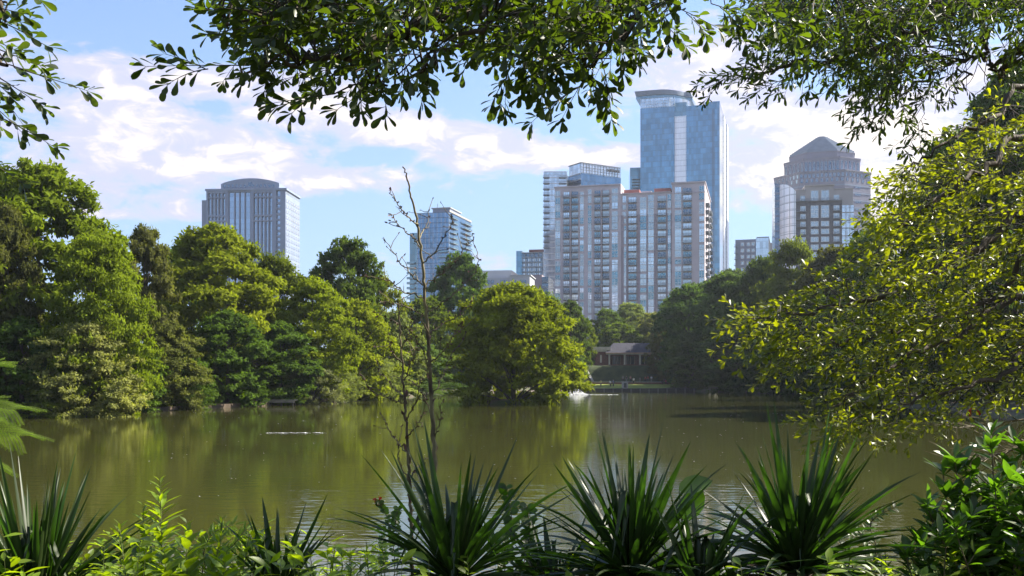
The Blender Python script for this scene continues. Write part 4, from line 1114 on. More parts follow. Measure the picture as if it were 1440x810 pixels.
def person(x, y, z, rz, pose, shirt, legs, label, group=None, h=1.72):
    r = empty('person', (x, y, z), label, 'person', group, rz)
    k = h/1.72
    # skeleton, facing -y
    if pose == 'sit': pel = (0, 0, .48); kn = [(-.11, -.42, .50), (.11, -.42, .50)]; an = [(-.12, -.44, .09), (.12, -.44, .09)]; lean = -.06
    elif pose == 'walk': pel = (0, 0, .92); kn = [(-.1, -.16, .52), (.1, .06, .50)]; an = [(-.1, -.22, .09), (.1, .34, .14)]; lean = -.04
    elif pose == 'bend': pel = (0, .08, .86); kn = [(-.11, -.05, .48), (.11, -.03, .48)]; an = [(-.12, .05, .09), (.12, .06, .09)]; lean = -.34
    else: pel = (0, 0, .92); kn = [(-.1, -.02, .50), (.1, -.01, .50)]; an = [(-.11, .02, .09), (.11, .02, .09)]; lean = 0.0
    px_, py_, pz = pel
    ch = (0, py_+lean*.75, pz+.38); nk = (0, py_+lean, pz+.54); hd = (0, py_+lean*1.15-.02, pz+.66); tp = (0, py_+lean*1.2-.02, pz+.76)
    V = [pel, ch, nk, hd, tp]; E = [(0, 1), (1, 2), (2, 3), (3, 4)]; Rr = [.14, .15, .055, .095, .06]
    for s, (kk, aa) in zip((-1, 1), zip(kn, an)):
        hip = (s*.09, py_, pz-.04); b = len(V)
        V += [hip, kk, aa, (aa[0], aa[1]-.17, aa[2]-.05)]; E += [(0, b), (b, b+1), (b+1, b+2), (b+2, b+3)]; Rr += [.09, .058, .04, .032]
    hands = []
    for s in (-1, 1):
        sh = (s*.19, ch[1]+lean*.1, ch[2]+.09); b = len(V)
        if pose == 'sit': el, wr = (s*.25, ch[1]-.12, ch[2]-.17), (s*.14, ch[1]-.34, ch[2]-.22)
        elif pose == 'walk': el, wr = (s*.24, ch[1]+s*.10, ch[2]-.18), (s*.24, ch[1]+s*.10-.14, ch[2]-.40)
        elif pose == 'bend': el, wr = (s*.22, ch[1]-.12, ch[2]-.20), (s*.16, ch[1]-.20, ch[2]-.42)
        else: el, wr = (s*.25, ch[1]+.02, ch[2]-.19), (s*.23, ch[1]-.10, ch[2]-.40)
        V += [sh, el, wr]; E += [(1, b), (b, b+1), (b+1, b+2)]; Rr += [.055, .042, .028]
        w = Vector(wr); d = (w-Vector(el)).normalized(); pl = w+d*.07
        V.append(tuple(pl)); E.append((b+2, b+3)); Rr.append(.03); pb = b+3
        for q, ln in enumerate((.07, .08, .078, .06)):
            V.append(tuple(pl+d*ln+Vector((0, (q-1.5)*.022, 0)))); E.append((pb, len(V)-1)); Rr.append(.009)
        V.append(tuple(w+d*.05+Vector((-s*.03, -.035, 0)))); E.append((b+2, len(V)-1)); Rr.append(.010)
        hands.append((sh, el, wr))
    skinned('body', [(a*k, b*k, c*k) for a, b, c in V], E, [q*k for q in Rr], M['skin'], r)
    # shirt with sleeves
    V2 = [(0, py_, pz-.02), ch, (0, nk[1], nk[2]-.06)]; E2 = [(0, 1), (1, 2)]; R2 = [.160, .172, .085]
    for s, (sh, el, wr) in zip((-1, 1), hands):
        b = len(V2); V2 += [sh, tuple(Vector(sh)*.35+Vector(el)*.65)]; E2 += [(1, b), (b, b+1)]; R2 += [.075, .062]
    skinned('shirt', [(a*k, b*k, c*k) for a, b, c in V2], E2, [q*k for q in R2], M[shirt], r)
    V3 = [(0, py_, pz-.02)]; E3 = []; R3 = [.155]
    for s, (kk, aa) in zip((-1, 1), zip(kn, an)):
        b = len(V3); V3 += [(s*.09, py_, pz-.07), kk, tuple(Vector(kk)*.15+Vector(aa)*.85)]; E3 += [(0, b), (b, b+1), (b+1, b+2)]; R3 += [.105, .075, .058]
    skinned('trousers', [(a*k, b*k, c*k) for a, b, c in V3], E3, [q*k for q in R3], M[legs], r)
    skinned('hair', [(hd[0]*k, (hd[1]+.03)*k, (hd[2]+.02)*k), (tp[0]*k, (tp[1]+.02)*k, (tp[2]+.035)*k)], [(0, 1)], [.10*k, .075*k], M['hair'], r)
    m = MB()
    for s in (-1, 1): m.box(s*.035-.012, s*.035+.012, hd[1]-.105, hd[1]-.088, hd[2]+.005, hd[2]+.022)
    m.box(-.02, .02, hd[1]-.10, hd[1]-.085, hd[2]-.055, hd[2]-.047)
    m.v = [(a*k, b*k, c*k) for a, b, c in m.v]; m.build('face_features', M['hair'], r)
def pers(px, Y, rz, pose, shirt, legs, label, z=None, group=None, h=1.72):
    x = (px-720)/F*Y; person(x, Y, float(ground(x, Y)) if z is None else z, rz, pose, shirt, legs, label, group, h)
GP = 'people along the low wall below the embankment'
pers(845, 228.5, .3, 'stand', 'yellow_shirt', 'navy_cloth', 'person in a yellowish top and dark trousers standing on the lit lawn', .825)
pers(858.5, 228.5, -.8, 'bend', 'white_shirt', 'black_cloth', 'person in a white top stooping on the lit lawn', .825)
pers(862.5, 229.2, .9, 'stand', 'blue_cloth', 'navy_cloth', 'person in a blue top right beside the stooping one in white', .86)
pers(823, 243.5, .2, 'stand', 'navy_cloth', 'black_cloth', 'person in dark clothes alone at the left end of the path', 1.755)
pers(876, 243, .2, 'walk', 'grey_cloth', 'black_cloth', 'person in grey walking behind the low wall, left of the group', 1.755, GP)
pers(881, 244.5, -.4, 'stand', 'navy_cloth', 'grey_cloth', 'dark-dressed person standing next to the walker in grey', 1.755, GP)
pers(886.5, 243.6, .5, 'walk', 'pink_cloth', 'navy_cloth', 'person in a pale pink top in the middle of the group', 1.755, GP)
pers(891, 239.4, .1, 'walk', 'white_shirt', 'black_cloth', 'person in a white top and black trousers walking before the low wall', 1.33)
pers(900, 242.3, .2, 'stand', 'grey_cloth', 'grey_cloth', 'child in grey standing behind the wall', 1.755, GP, 1.3)
pers(907.5, 243.2, -.2, 'stand', 'red_cloth', 'black_cloth', 'person in a red top right of the child in grey', 1.755, GP, 1.55)
pers(911, 244.8, .4, 'walk', 'red_cloth', 'navy_cloth', 'person in a dark red top walking behind the other one in red', 1.755, GP)
pers(916, 243.5, 0, 'stand', 'white_shirt', 'grey_cloth', 'person in a pale top at the right end of the group', 1.755, GP)
def bench(x, y, z, rz, label, mat='wood_grey'):
    r = empty('park_bench', (x, y, z), label, 'bench', rz=rz)
    for nm, bx in [('seat', (-.75, .75, -.22, .22, .42, .47)), ('backrest', (-.75, .75, .23, .28, .52, .88)), ('leg', (-.66, -.58, -.2, .22, 0, .418)), ('leg', (.58, .66, -.2, .22, 0, .418))]:
        m = MB(); m.box(*bx); m.build(nm, M[mat], r)
bx_ = (935-720)/F*239.2
bench(bx_, 239.2, 1.35, .0, 'dark bench with two seated people at the right end of the lawn', 'dark_wood')
pers(933.4, 239.2, .1, 'sit', 'black_cloth', 'navy_cloth', 'person in black sitting on the left half of the dark bench', 1.33)
pers(936.2, 239.2, -.1, 'sit', 'red_cloth', 'black_cloth', 'person in dark red sitting on the right half of the dark bench', 1.33)
def red_frame():
    x, y = (356-720)/F*113.5, 113.5; z = float(ground(x, y))
    r = empty('wooden_easel_frame', (x, y, z), 'small reddish wooden upright frame on the bank just left of the dock', 'frame')
    for nm, bx in [('post', (-.42, -.32, -.05, .05, 0, 1.55)), ('post', (.22, .32, -.05, .05, 0, 1.55)), ('rail', (-.319, .219, -.04, .04, 1.25, 1.37)), ('rail', (-.319, .219, -.04, .04, .55, .65))]:
        m = MB(); m.box(*bx); m.build(nm, M['brick'], r)
red_frame()

# ------------------------------------------------------------------ foreground: leaves on twigs
class Spray:
    """collects twigs and their leaves for one plant"""
    def __init__(s, tmpl, seed, sides=4): s.L = Leaves(tmpl); s.T = Tubes(sides); s.rg = np.random.default_rng(seed)
    def twig(s, p0, d, length, n, leaf, r=.0022, droop=.15, spread=.9, tip=4, jit=.25, up=.3, bare=.08):
        rg = s.rg; d = nrm(np.asarray(d, float)); m = 7; t = np.linspace(0, 1, m)
        side = nrm(np.cross(d, rg.normal(size=3))); P = p0+np.outer(t, d)*length+np.outer(t**2, side)*length*rg.uniform(-.16, .16)+np.outer(t**2, [0, 0, -1])*length*droop
        s.T.path(P, r, r*.35)
        k = np.arange(n); tt = np.clip(bare+(1-bare)*(k+.5)/n, 0, 1)
        base = np.stack([np.interp(tt, t, P[:, i]) for i in range(3)], -1)
        ax = nrm(np.gradient(P, axis=0)); A = nrm(np.stack([np.interp(tt, t, ax[:, i]) for i in range(3)], -1))
        phi = k*2.4+rg.uniform(0, 6.3)+rg.normal(0, .3, n)
        u = nrm(np.cross(A, [0, 0, 1.0]+rg.normal(0, .01, 3))); v = np.cross(u, A)
        rad = np.cos(phi)[:, None]*u+.65*np.sin(phi)[:, None]*v
        D = nrm(A*(1-spread*.35)+rad*spread+rg.normal(0, jit, (n, 3))*.5+np.array([0, 0, up-.25]))
        N = nrm(np.array([0, 0, .9])+rg.normal(0, .55, (n, 3))+A*.2)
        s.L.add(base, D, N, leaf*rg.uniform(.65, 1.15, n))
        if tip:
            a = rg.uniform(0, 6.3)+np.arange(tip)*6.283/tip; e = A[-1]
            D = nrm(e*.75+.62*(np.cos(a)[:, None]*u[-1]+np.sin(a)[:, None]*v[-1]))
            s.L.add(np.tile(P[-1], (tip, 1)), D, nrm(np.tile([0, 0, 1.0], (tip, 1))+rg.normal(0, .4, (tip, 3))), leaf*rg.uniform(.7, 1.1, tip))
        return P
def inside(poly, x, y):
    c = False
    for (x0, y0), (x1, y1) in zip(poly, poly[1:]+poly[:1]):
        if (y0 > y) != (y1 > y) and x < x0+(y-y0)/(y1-y0)*(x1-x0): c = not c
    return c
def limb_tree(name, loc, trunk_pts, tr, limbs, lr, label, sprays_fn, leafmat, tmpl, seed):
    """trunk, limbs, then sprays joined to the nearest limb by thin branchlets"""
    r = empty(name, loc, label, 'tree'); o = np.array(loc, float)
    T = Tubes(12); T.path(smooth_path(np.array(trunk_pts)-o, 8), tr, tr*.5); T.build('trunk', M['bark'], r)
    B = Tubes(7); S = Spray(tmpl, seed); pts = []; lens = []
    for i, l in enumerate(limbs):
        P = smooth_path(np.array(l)-o, 9)
        wig = S.rg.normal(0, .018, P.shape); wig[0] = 0; P = P+wig
        B.path(P, lr[i], max(.003, lr[i]*.12)); pts.append(P)
    J = Tubes(4)
    def join(p):
        best = None
        for P in pts:
            d = np.linalg.norm(P-p, axis=1); i = int(np.argmin(d))
            if best is None or d[i] < best[0]: best = (d[i], P, i)
        dist, P, i = best; i = max(0, i-int(2+dist*4)); q = P[i]
        mid = (q+p)/2+np.array([0, 0, .04])+S.rg.normal(0, .02, 3)
        J.path(smooth_path([q, mid, p], 4), .0045, .0022)
    sprays_fn(S, join, o)
    B.build('limbs', M['bark'], r); J.build('branchlets', M['twig'], r)
    S.T.build('twigs', M['twig'], r); S.L.build('foliage', M[leafmat], r)
    return r, S

# 1. water oak overhead, trunk behind the camera on the right
def top_sprays(S, join, o):
    rg = S.rg
    # single sprays that mark the lower edge: (x0,y0) -> (x1,y1), leaves, depth
    L = [((350, 92), (212, 104), 15, 3.4), ((470, 132), (388, 152), 9, 3.2), ((560, 105), (480, 150), 10, 3.3), ((420, 90), (345, 100), 10, 3.4),
         ((440, 60), (330, 62), 9, 3.5), ((520, 90), (395, 115), 12, 3.4), ((380, 20), (288, 6), 9, 3.1), ((400, 60), (352, 52), 7, 3.3), ((560, 70), (585, 130), 9, 3.3),
         ((600, 70), (600, 118), 8, 3.4), ((500, 100), (515, 150), 8, 3.2), ((640, 60), (690, 60), 5, 3.6), ((700, 70), (640, 72), 8, 3.9), ((720, 80), (700, 148), 10, 3.8),
         ((740, 60), (738, 125), 9, 3.6), ((790, 90), (745, 128), 9, 3.6), ((820, 120), (752, 160), 13, 3.7), ((850, 100), (862, 160), 10, 3.6), ((840, 80), (795, 160), 12, 3.6),
         ((900, 40), (905, 82), 8, 3.7), ((930, 30), (960, 62), 8, 3.7), ((870, 50), (880, 92), 8, 3.6), ((950, 10), (1005, 40), 8, 3.9), ((1000, 5), (1060, 30), 8, 4.1),
         ((1020, 10), (1040, 60), 9, 4.2), ((1050, 0), (1120, 40), 9, 4.2), ((1100, 10), (1130, 70), 8, 4.3), ((780, 70), (770, 110), 9, 3.6), ((680, 40), (660, 75), 8, 3.6)]
    for (a, b, n, Y) in L:
        p0 = at(a[0], a[1], Y)-o; p1 = at(b[0], b[1], Y-.08)-o; v = p1-p0; ln = float(np.linalg.norm(v))
        join(p0); S.twig(p0, v+np.array([0, 0, .1*ln]), ln*1.02, n, .066, droop=.10, spread=.75, tip=5)
        for k in range(2): 
            q = p0+v*rg.uniform(.1, .5); S.twig(q, v/ln+rg.normal(0, .5, 3), ln*.45, int(n*.5)+2, .062, droop=.15)
    poly = [(300, -60), (360, 40), (352, 86), (440, 118), (500, 118), (560, 105), (620, 95), (640, 38), (690, 50), (715, 105), (800, 105), (850, 110), (880, 50), (960, 25), (1010, -60)]
    k = 0
    while k < 470:
        x, y = rg.uniform(300, 1010), rg.uniform(-55, 100)
        yy = max(y, -50)
        if not inside(poly, x, yy+22): continue
        if y > 40 and rg.random() < .3: continue
        Y = rg.uniform(3.0, 4.3); p = at(x, y, Y)-o
        d = np.array([rg.uniform(-1, .25), rg.uniform(-.7, .5), rg.uniform(-.6, .25)])
        if k % 2 == 0: join(p)
        S.twig(p-nrm(d)*.06, d, rg.uniform(.13, .24), rg.integers(8, 13), .055, droop=.2, tip=4); k += 1
oak_loc = (3.2, -2.2, float(ground(3.2, -2.2)))
limb_tree('water_oak', oak_loc, [(3.2, -2.2, 1.9), (3.1, -2.1, 4), (2.9, -1.9, 6), (2.8, -1.7, 8.5)], .24,
    [[(3.0, -2.0, 5.0), (2.4, 0, 5.9), (1.5, 2.2, 5.7), at(760, -40, 3.7), at(640, 18, 3.5), at(520, 62, 3.4), at(420, 88, 3.4), at(345, 94, 3.4)],
     [(3.0, -2.0, 5.4), (1.8, 0, 6.3), (.9, 2.0, 6.0), at(640, -90, 3.5), at(520, -20, 3.3), at(400, 20, 3.2), at(310, 10, 3.1)],
     [at(760, -40, 3.7), at(660, 50, 3.5), at(580, 100, 3.35), at(500, 130, 3.25)],
     [(2.9, -1.9, 5.8), (2.7, 1, 6.2), (2.0, 2.6, 5.6), at(960, -40, 3.9), at(890, 20, 3.75), at(840, 80, 3.65), at(800, 115, 3.65)],
     [at(1040, -100, 4.2), at(960, -40, 4.0), at(870, 5, 3.8), at(760, 35, 3.7), at(700, 70, 3.8)]],
    [.034, .028, .013, .032, .018], 'overhanging water oak with rounded dark leaves across the top middle of the photograph', top_sprays, 'leaf_oak', SPATULA, 31)

# 2. the other overhanging tree, sprays at the top left corner
def left_sprays(S, join, o):
    rg = S.rg
    L = [((20, 95), (122, 136), 12, 3.5), ((0, 165), (72, 205), 10, 3.4), ((0, 30), (62, 62), 8, 3.3), ((0, 70), (50, 95), 9, 3.4), ((0, 110), (55, 150), 10, 3.4), ((10, 90), (60, 110), 9, 3.5),
         ((-20, 140), (30, 185), 9, 3.5), ((-10, 10), (30, 20), 8, 3.3), ((-30, 50), (20, 70), 9, 3.2), ((-20, 0), (22, -8), 8, 3.4), ((-40, 90), (12, 130), 9, 3.4)]
    for (a, b, n, Y) in L:
        p0 = at(*a, Y)-o; p1 = at(*b, Y)-o; v = p1-p0; ln = float(np.linalg.norm(v)); join(p0)
        S.twig(p0, v+np.array([0, 0, .1*ln]), ln, n, .062, droop=.10, tip=5, spread=.75)
    for k in range(60):
        x, y = rg.uniform(-260, -5), rg.uniform(-80, 210); p = at(x, y, rg.uniform(3.1, 4))-o
        if k % 2: join(p)
        S.twig(p, [rg.uniform(-.2, 1), rg.uniform(-.5, .5), rg.uniform(-.5, .2)], .2, 9, .060)
l_loc = (-4.4, .6, float(ground(-4.4, .6)))
limb_tree('water_oak', l_loc, [(-4.4, .6, 1.9), (-4.3, .7, 3.5), (-4.4, .9, 5.2), (-4.5, 1, 7)], .17,
    [[(-4.35, .8, 4.3), (-3.4, 2.2, 4.9), at(-150, 20, 3.6), at(-60, 60, 3.5), at(10, 92, 3.5)], [(-4.35, .8, 3.8), (-3.3, 2.3, 4.3), at(-120, 120, 3.5), at(-10, 162, 3.4)],
     [(-4.4, .9, 4.9), (-3.2, 2.4, 5.2), at(-80, -20, 3.4), at(0, 25, 3.3)]],
    [.05, .045, .04], 'water oak reaching in from the left with leafy twigs at the top left corner', left_sprays, 'leaf_oak', SPATULA, 37)

# 3. sunlit oak at the right, branches hanging to the left over the water
def right_sprays(S, join, o):
    rg = S.rg
    # outline sprays of the middle branches
    L = [((1090, 448), (1008, 455), 16, 6.6), ((1130, 430), (1045, 438), 14, 6.8), ((1160, 400), (1085, 425), 12, 7), ((1120, 490), (1062, 500), 12, 6.8), ((1170, 500), (1100, 508), 14, 7),
         ((1240, 400), (1160, 408), 12, 7.2), ((1290, 340), (1215, 372), 12, 7.4), ((1330, 290), (1240, 330), 14, 7.3), ((1350, 215), (1262, 250), 14, 7.0), ((1340, 250), (1232, 248), 12, 7.2),
         ((1380, 165), (1300, 205), 14, 7.0), ((1220, 545), (1150, 572), 12, 6.8), ((1200, 575), (1125, 592), 12, 6.6), ((1250, 590), (1180, 615), 12, 6.6), ((1200, 590), (1175, 632), 10, 6.4), ((1290, 590), (1255, 622), 10, 6.6),
         ((1340, 580), (1290, 612), 10, 6.8), ((1400, 560), (1360, 590), 8, 7), ((1300, 540), (1330, 590), 9, 7), ((1440, 150), (1360, 150), 12, 7.2)]
    for (a, b, n, Y) in L:
        p0 = at(*a, Y)-o; p1 = at(*b, Y-.2)-o; v = p1-p0; ln = float(np.linalg.norm(v)); join(p0)
        S.twig(p0, v+np.array([0, 0, .08*ln]), ln, n+4, .060, droop=.08, tip=4, r=.003)
        for k in range(5):
            q = p0+v*rg.uniform(.0, .75); S.twig(q, v/ln*.8+rg.normal(0, .55, 3), ln*rg.uniform(.3, .5), int(n*.6), .056, droop=.12)
    poly = [(1470, 150), (1390, 185), (1320, 225), (1262, 262), (1258, 320), (1205, 385), (1120, 425), (1060, 445), (1060, 470), (1110, 490), (1120, 512), (1190, 500), (1215, 540), (1170, 570), (1150, 590), (1190, 610), (1250, 600), (1300, 595), (1350, 572), (1470, 540)]
    k = 0
    while k < 1250:
        x, y = rg.uniform(1050, 1820), rg.uniform(140, 620)
        if not inside(poly, min(x, 1465), y): continue
        # layered boughs: keep bands, thin the gaps between them
        ph = (y-.42*(1440-x)*-.55-.30*x)/62.0
        band = .5+.5*math.sin(ph*6.283+1.2*math.sin(x*.013))
        if rg.random() > .06+.94*band**1.4: continue
        Y = 6.3+2.0*rg.random()+(x-1200)/400; p = at(x, y, Y)-o
        d = np.array([rg.uniform(-1, -.3), rg.uniform(-.6, .5), rg.uniform(-.45, .12)])
        if k % 2 == 0: join(p)
        S.twig(p, d, rg.uniform(.22, .42), rg.integers(12, 18), .064, droop=.18, tip=4, r=.0026); k += 1
ro_loc = (6.9, 8.3, float(ground(6.9, 8.3)))
ro_root, ro_S = limb_tree('sunlit_oak', ro_loc, [(6.9, 8.3, .3), (6.8, 8.2, 3), (6.7, 8.0, 5.5), (6.8, 7.9, 9.0)], .28,
    [[(6.75, 8.1, 3.9), at(1500, 300, 8), at(1380, 345, 7.6), at(1290, 395, 7.3), at(1180, 430, 7.0), at(1060, 450, 6.7)],
     [(6.8, 8.2, 3.2), at(1500, 420, 7.6), at(1350, 470, 7.3), at(1240, 520, 7.1), at(1160, 578, 6.8)],
     [(6.8, 8.2, 2.9), at(1520, 480, 7.8), at(1400, 530, 7.3), at(1300, 560, 7), at(1200, 600, 6.7)],
     [(6.8, 8.1, 3.5), at(1500, 360, 8), at(1400, 420, 7.9), at(1300, 455, 7.6), at(1180, 480, 7.2), at(1090, 495, 6.9)],
     [(6.7, 8.0, 4.9), at(1480, 190, 8), at(1380, 240, 7.6), at(1290, 300, 7.4), at(1225, 355, 7.3)],
     [(6.7, 8.0, 5.4), at(1480, 120, 7.7), at(1400, 165, 7.3), at(1320, 205, 7.1), at(1255, 255, 7.1)],
     [(6.75, 8.1, 3.9), at(1500, 330, 8.6), at(1420, 350, 8.9), at(1330, 380, 8.9), at(1240, 420, 8.6)]],
    [.045, .036, .03, .034, .038, .03, .03], 'oak with sunlit yellow-green leaves, its boughs reaching left over the water from the right edge', right_sprays, 'leaf_willow', SPATULA, 41)
rl = Leaves(SPATULA); rl.add(np.array([at(1368, 571, 6.9), at(1372, 574, 6.9), at(1366, 576, 6.9)])-np.array(ro_loc), np.array([[-.5, -.2, -.6], [.4, -.3, -.7], [-.2, .1, -1]]), np.array([[0, -1, .3]]*3), np.array([.06, .055, .05]))
rl.build('red_leaves', M['red_leaf'], ro_root)

# 4. willow oak with narrow leaves, top right
def topright_sprays(S, join, o):
    rg = S.rg
    L = [((1090, 100), (980, 118), 22, 5.2), ((1120, 85), (1020, 98), 18, 5.2), ((1110, 110), (1050, 132), 14, 5.2), ((1180, 85), (1090, 95), 16, 5.3), ((1240, 90), (1175, 112), 14, 5.3), ((1215, 88), (1165, 100), 12, 5.2),
         ((1260, 130), (1205, 160), 14, 5.2), ((1250, 150), (1200, 200), 16, 5.2), ((1290, 120), (1235, 170), 14, 5.2), ((1300, 160), (1270, 215), 12, 5.4), ((1320, 100), (1290, 165), 14, 5.3), ((1350, 60), (1330, 130), 10, 5.4),
         ((1420, 80), (1400, 110), 8, 5.6), ((1440, 60), (1432, 90), 8, 5.6), ((1150, 60), (1080, 65), 12, 5.0)]
    for (a, b, n, Y) in L:
        p0 = at(*a, Y)-o; p1 = at(*b, Y-.1)-o; v = p1-p0; ln = float(np.linalg.norm(v)); join(p0)
        S.twig(p0, v+np.array([0, 0, .1*ln]), ln, n, .062, droop=.10, tip=5)
        for k in range(4):
            q = p0+v*rg.uniform(0, .7); S.twig(q, v/ln*.8+rg.normal(0, .5, 3), ln*.4, int(n*.5), .058, droop=.15)
    poly = [(1060, -60), (1070, 40), (1110, 85), (1180, 95), (1235, 110), (1235, 150), (1270, 165), (1300, 100), (1350, 40), (1470, 50), (1470, -60)]
    k = 0
    while k < 880:
        x, y = rg.uniform(1040, 1760), rg.uniform(-45, 170)
        if not inside(poly, min(x, 1465), max(y, -40)+30): continue
        if 1290 < x < 1420 and 35 < y < 190 and rg.random() < .85: continue
        p = at(x, y, rg.uniform(4.3, 6.6))-o
        if k % 2 == 0: join(p)
        S.twig(p, [rg.uniform(-1, .3), rg.uniform(-.7, .5), rg.uniform(-.7, .15)], rg.uniform(.16, .32), rg.integers(8, 14), .060, droop=.25); k += 1
    # bare hanging twigs
    for k in range(26):
        x = rg.uniform(1285, 1400); y = rg.uniform(20, 110); p = at(x, y, rg.uniform(5.2, 5.8))-o
        q = p+np.array([rg.uniform(-.25, .12), rg.uniform(-.1, .1), rg.uniform(-.35, -.1)])
        S.T.path(smooth_path([p, (p+q)/2+rg.normal(0, .03, 3), q], 4), .003, .0012)
tr_loc = (6.2, 4.2, float(ground(6.2, 4.2)))
limb_tree('willow_oak', tr_loc, [(6.2, 4.2, 1.4), (6.1, 4.3, 4), (6.0, 4.4, 6), (5.9, 4.5, 9)], .26,
    [[(6.1, 4.3, 4.7), (4.6, 4.9, 5.7), at(1480, -40, 5.4), at(1340, 20, 5.3), at(1220, 70, 5.3), at(1100, 98, 5.2), at(1040, 108, 5.2)],
     [(6.1, 4.3, 4.4), (4.4, 5.0, 5.4), at(1520, 0, 5.6), at(1388, 22, 5.5), at(1386, 80, 5.45), at(1340, 84, 5.4), at(1270, 130, 5.3), at(1225, 175, 5.2)],
     [at(1386, 80, 5.45), at(1400, 98, 5.4), at(1412, 110, 5.35)], [at(1386, 50, 5.45), at(1360, 80, 5.5), at(1352, 120, 5.5), at(1338, 150, 5.45)],
     [(6.0, 4.4, 5.6), (4.2, 4.8, 6.4), at(1300, -120, 5.1), at(1190, -30, 5.0), at(1110, 20, 5.0)]],
    [.036, .024, .009, .009, .03], 'willow oak with narrow leaves overhanging the top right corner, a bare crooked limb showing', topright_sprays, 'leaf_oak', NARROW, 43)

# ------------------------------------------------------------------ yuccas and dead flower stalks
def yucca(px, py, Y, n, Ln, spread, seed, label, skirt=40, wid=.033, lean=(0, 0), bentn=9):
    p = at(px, py, Y); zg = float(ground(p[0], Y)); rg = np.random.default_rng(seed)
    r = empty('yucca', (p[0], Y, zg), label, 'yucca', 'yuccas along the near bank')
    hb = p[2]-zg
    T = Tubes(10); T.path(smooth_path([(0, 0, -.15), (.02, .0, hb*.5), (0, 0, hb+.02)], 5), .055, .045); T.build('trunk', M['bark'], r)
    def blades(cnt, tfun, Lfun, bendfun, mat, nm, z0, wd):
        Vs, Fs = [], []; b = 0; m = 11; s = np.linspace(0, 1, m)
        for i in range(cnt):
            th = tfun(i); az = i*2.39996+rg.normal(0, .6); L_ = Lfun(th, i); bend = bendfun(th, i)
            d = np.array([math.sin(th)*math.cos(az)+lean[0], math.sin(th)*math.sin(az)+lean[1], math.cos(th)])
            d /= np.linalg.norm(d)
            h = np.array([math.cos(az), math.sin(az), 0]); c0 = np.array([0, 0, z0+.09*(1-th/1.6)])+h*.028
            C = c0+np.outer(s, d)*L_+np.outer(s**2.2, np.array([0, 0, -1.0])+h*.25)*bend*L_
            if i < bentn and nm == 'leaves':   # a few blades fold over
                kx = 5; f = np.clip((s-s[kx])/(1-s[kx]), 0, 1); C = C+np.outer(f, (h*.35+np.array([0, 0, -1.0]))-d*.8)*L_*.5
            t = nrm(np.gradient(C, axis=0)); S = nrm(np.cross(t, nrm(np.array([d[0]*.2, d[1]*.2, 1.0])+rg.normal(0, .25, 3))))
            tw = rg.normal(0, .35)*s; S = nrm(S*np.cos(tw)[:, None]+np.cross(t, S)*np.sin(tw)[:, None]); Nn = np.cross(S, t)
            w = wd*rg.uniform(.8, 1.15)*.5*np.minimum(1, .55+s*1.6)*np.clip((1-s)/.62, 0, 1)**.75
            w[-1] = .0004
            for k in range(m): Vs += [C[k]-Nn[k]*w[k]*.35, C[k]-S[k]*w[k]+Nn[k]*w[k]*.2, C[k]+S[k]*w[k]+Nn[k]*w[k]*.2]
            for k in range(m-1): q = b+3*k; Fs += [(q, q+1, q+4, q+3), (q, q+3, q+5, q+2)]
            b += 3*m
        return mobj(nm, np_mesh(nm, np.array(Vs), np.array(Fs), mat), r)
    blades(n, lambda i: spread*min(1.15, max(.02, ((i+.5)/n)**.8+rg.normal(0, .09))), lambda th, i: Ln*rg.uniform(.62, 1.12)*(1-.10*abs(th-.5)), lambda th, i: max(0, rg.normal(.09, .09))+.42*max(0, th-.6), M['leaf_yucca'], 'leaves', hb, wid)
    if skirt: blades(skirt, lambda i: 1.05+1.15*rg.random(), lambda th, i: Ln*rg.uniform(.55, .95), lambda th, i: rg.uniform(.25, .6), M['leaf_dead'], 'dead_leaves', hb-.06, wid*.7)
    return r
yucca(50, 872, 4.0, 110, .62, 1.0, 1, 'dense yucca cut by the left bottom corner', lean=(.0, 0))
yucca(392, 848, 4.1, 34, .40, .75, 2, 'small yucca with few upright blades, just right of the bright leafy stems', skirt=8, wid=.03)
yucca(640, 826, 4.1, 92, .62, 1.35, 3, 'open fan-shaped yucca beside the dead flower stalks, its blades spread far to both sides', skirt=26)
yucca(888, 822, 4.15, 145, .63, 1.5, 4, 'bushy yucca in the middle right, left neighbour of the tallest yucca', skirt=60)
yucca(1122, 812, 4.1, 140, .62, 1.30, 5, 'tallest yucca, its upright blades in front of the water at the right', skirt=70)
yucca(985, 845, 3.9, 50, .45, 1.25, 6, 'low dark yucca tuft wedged between the two big right-hand yuccas', skirt=40)
yucca(780, 850, 4.4, 40, .42, 1.3, 8, 'low yucca tuft between the fan-shaped yucca and the bushy one', skirt=16)

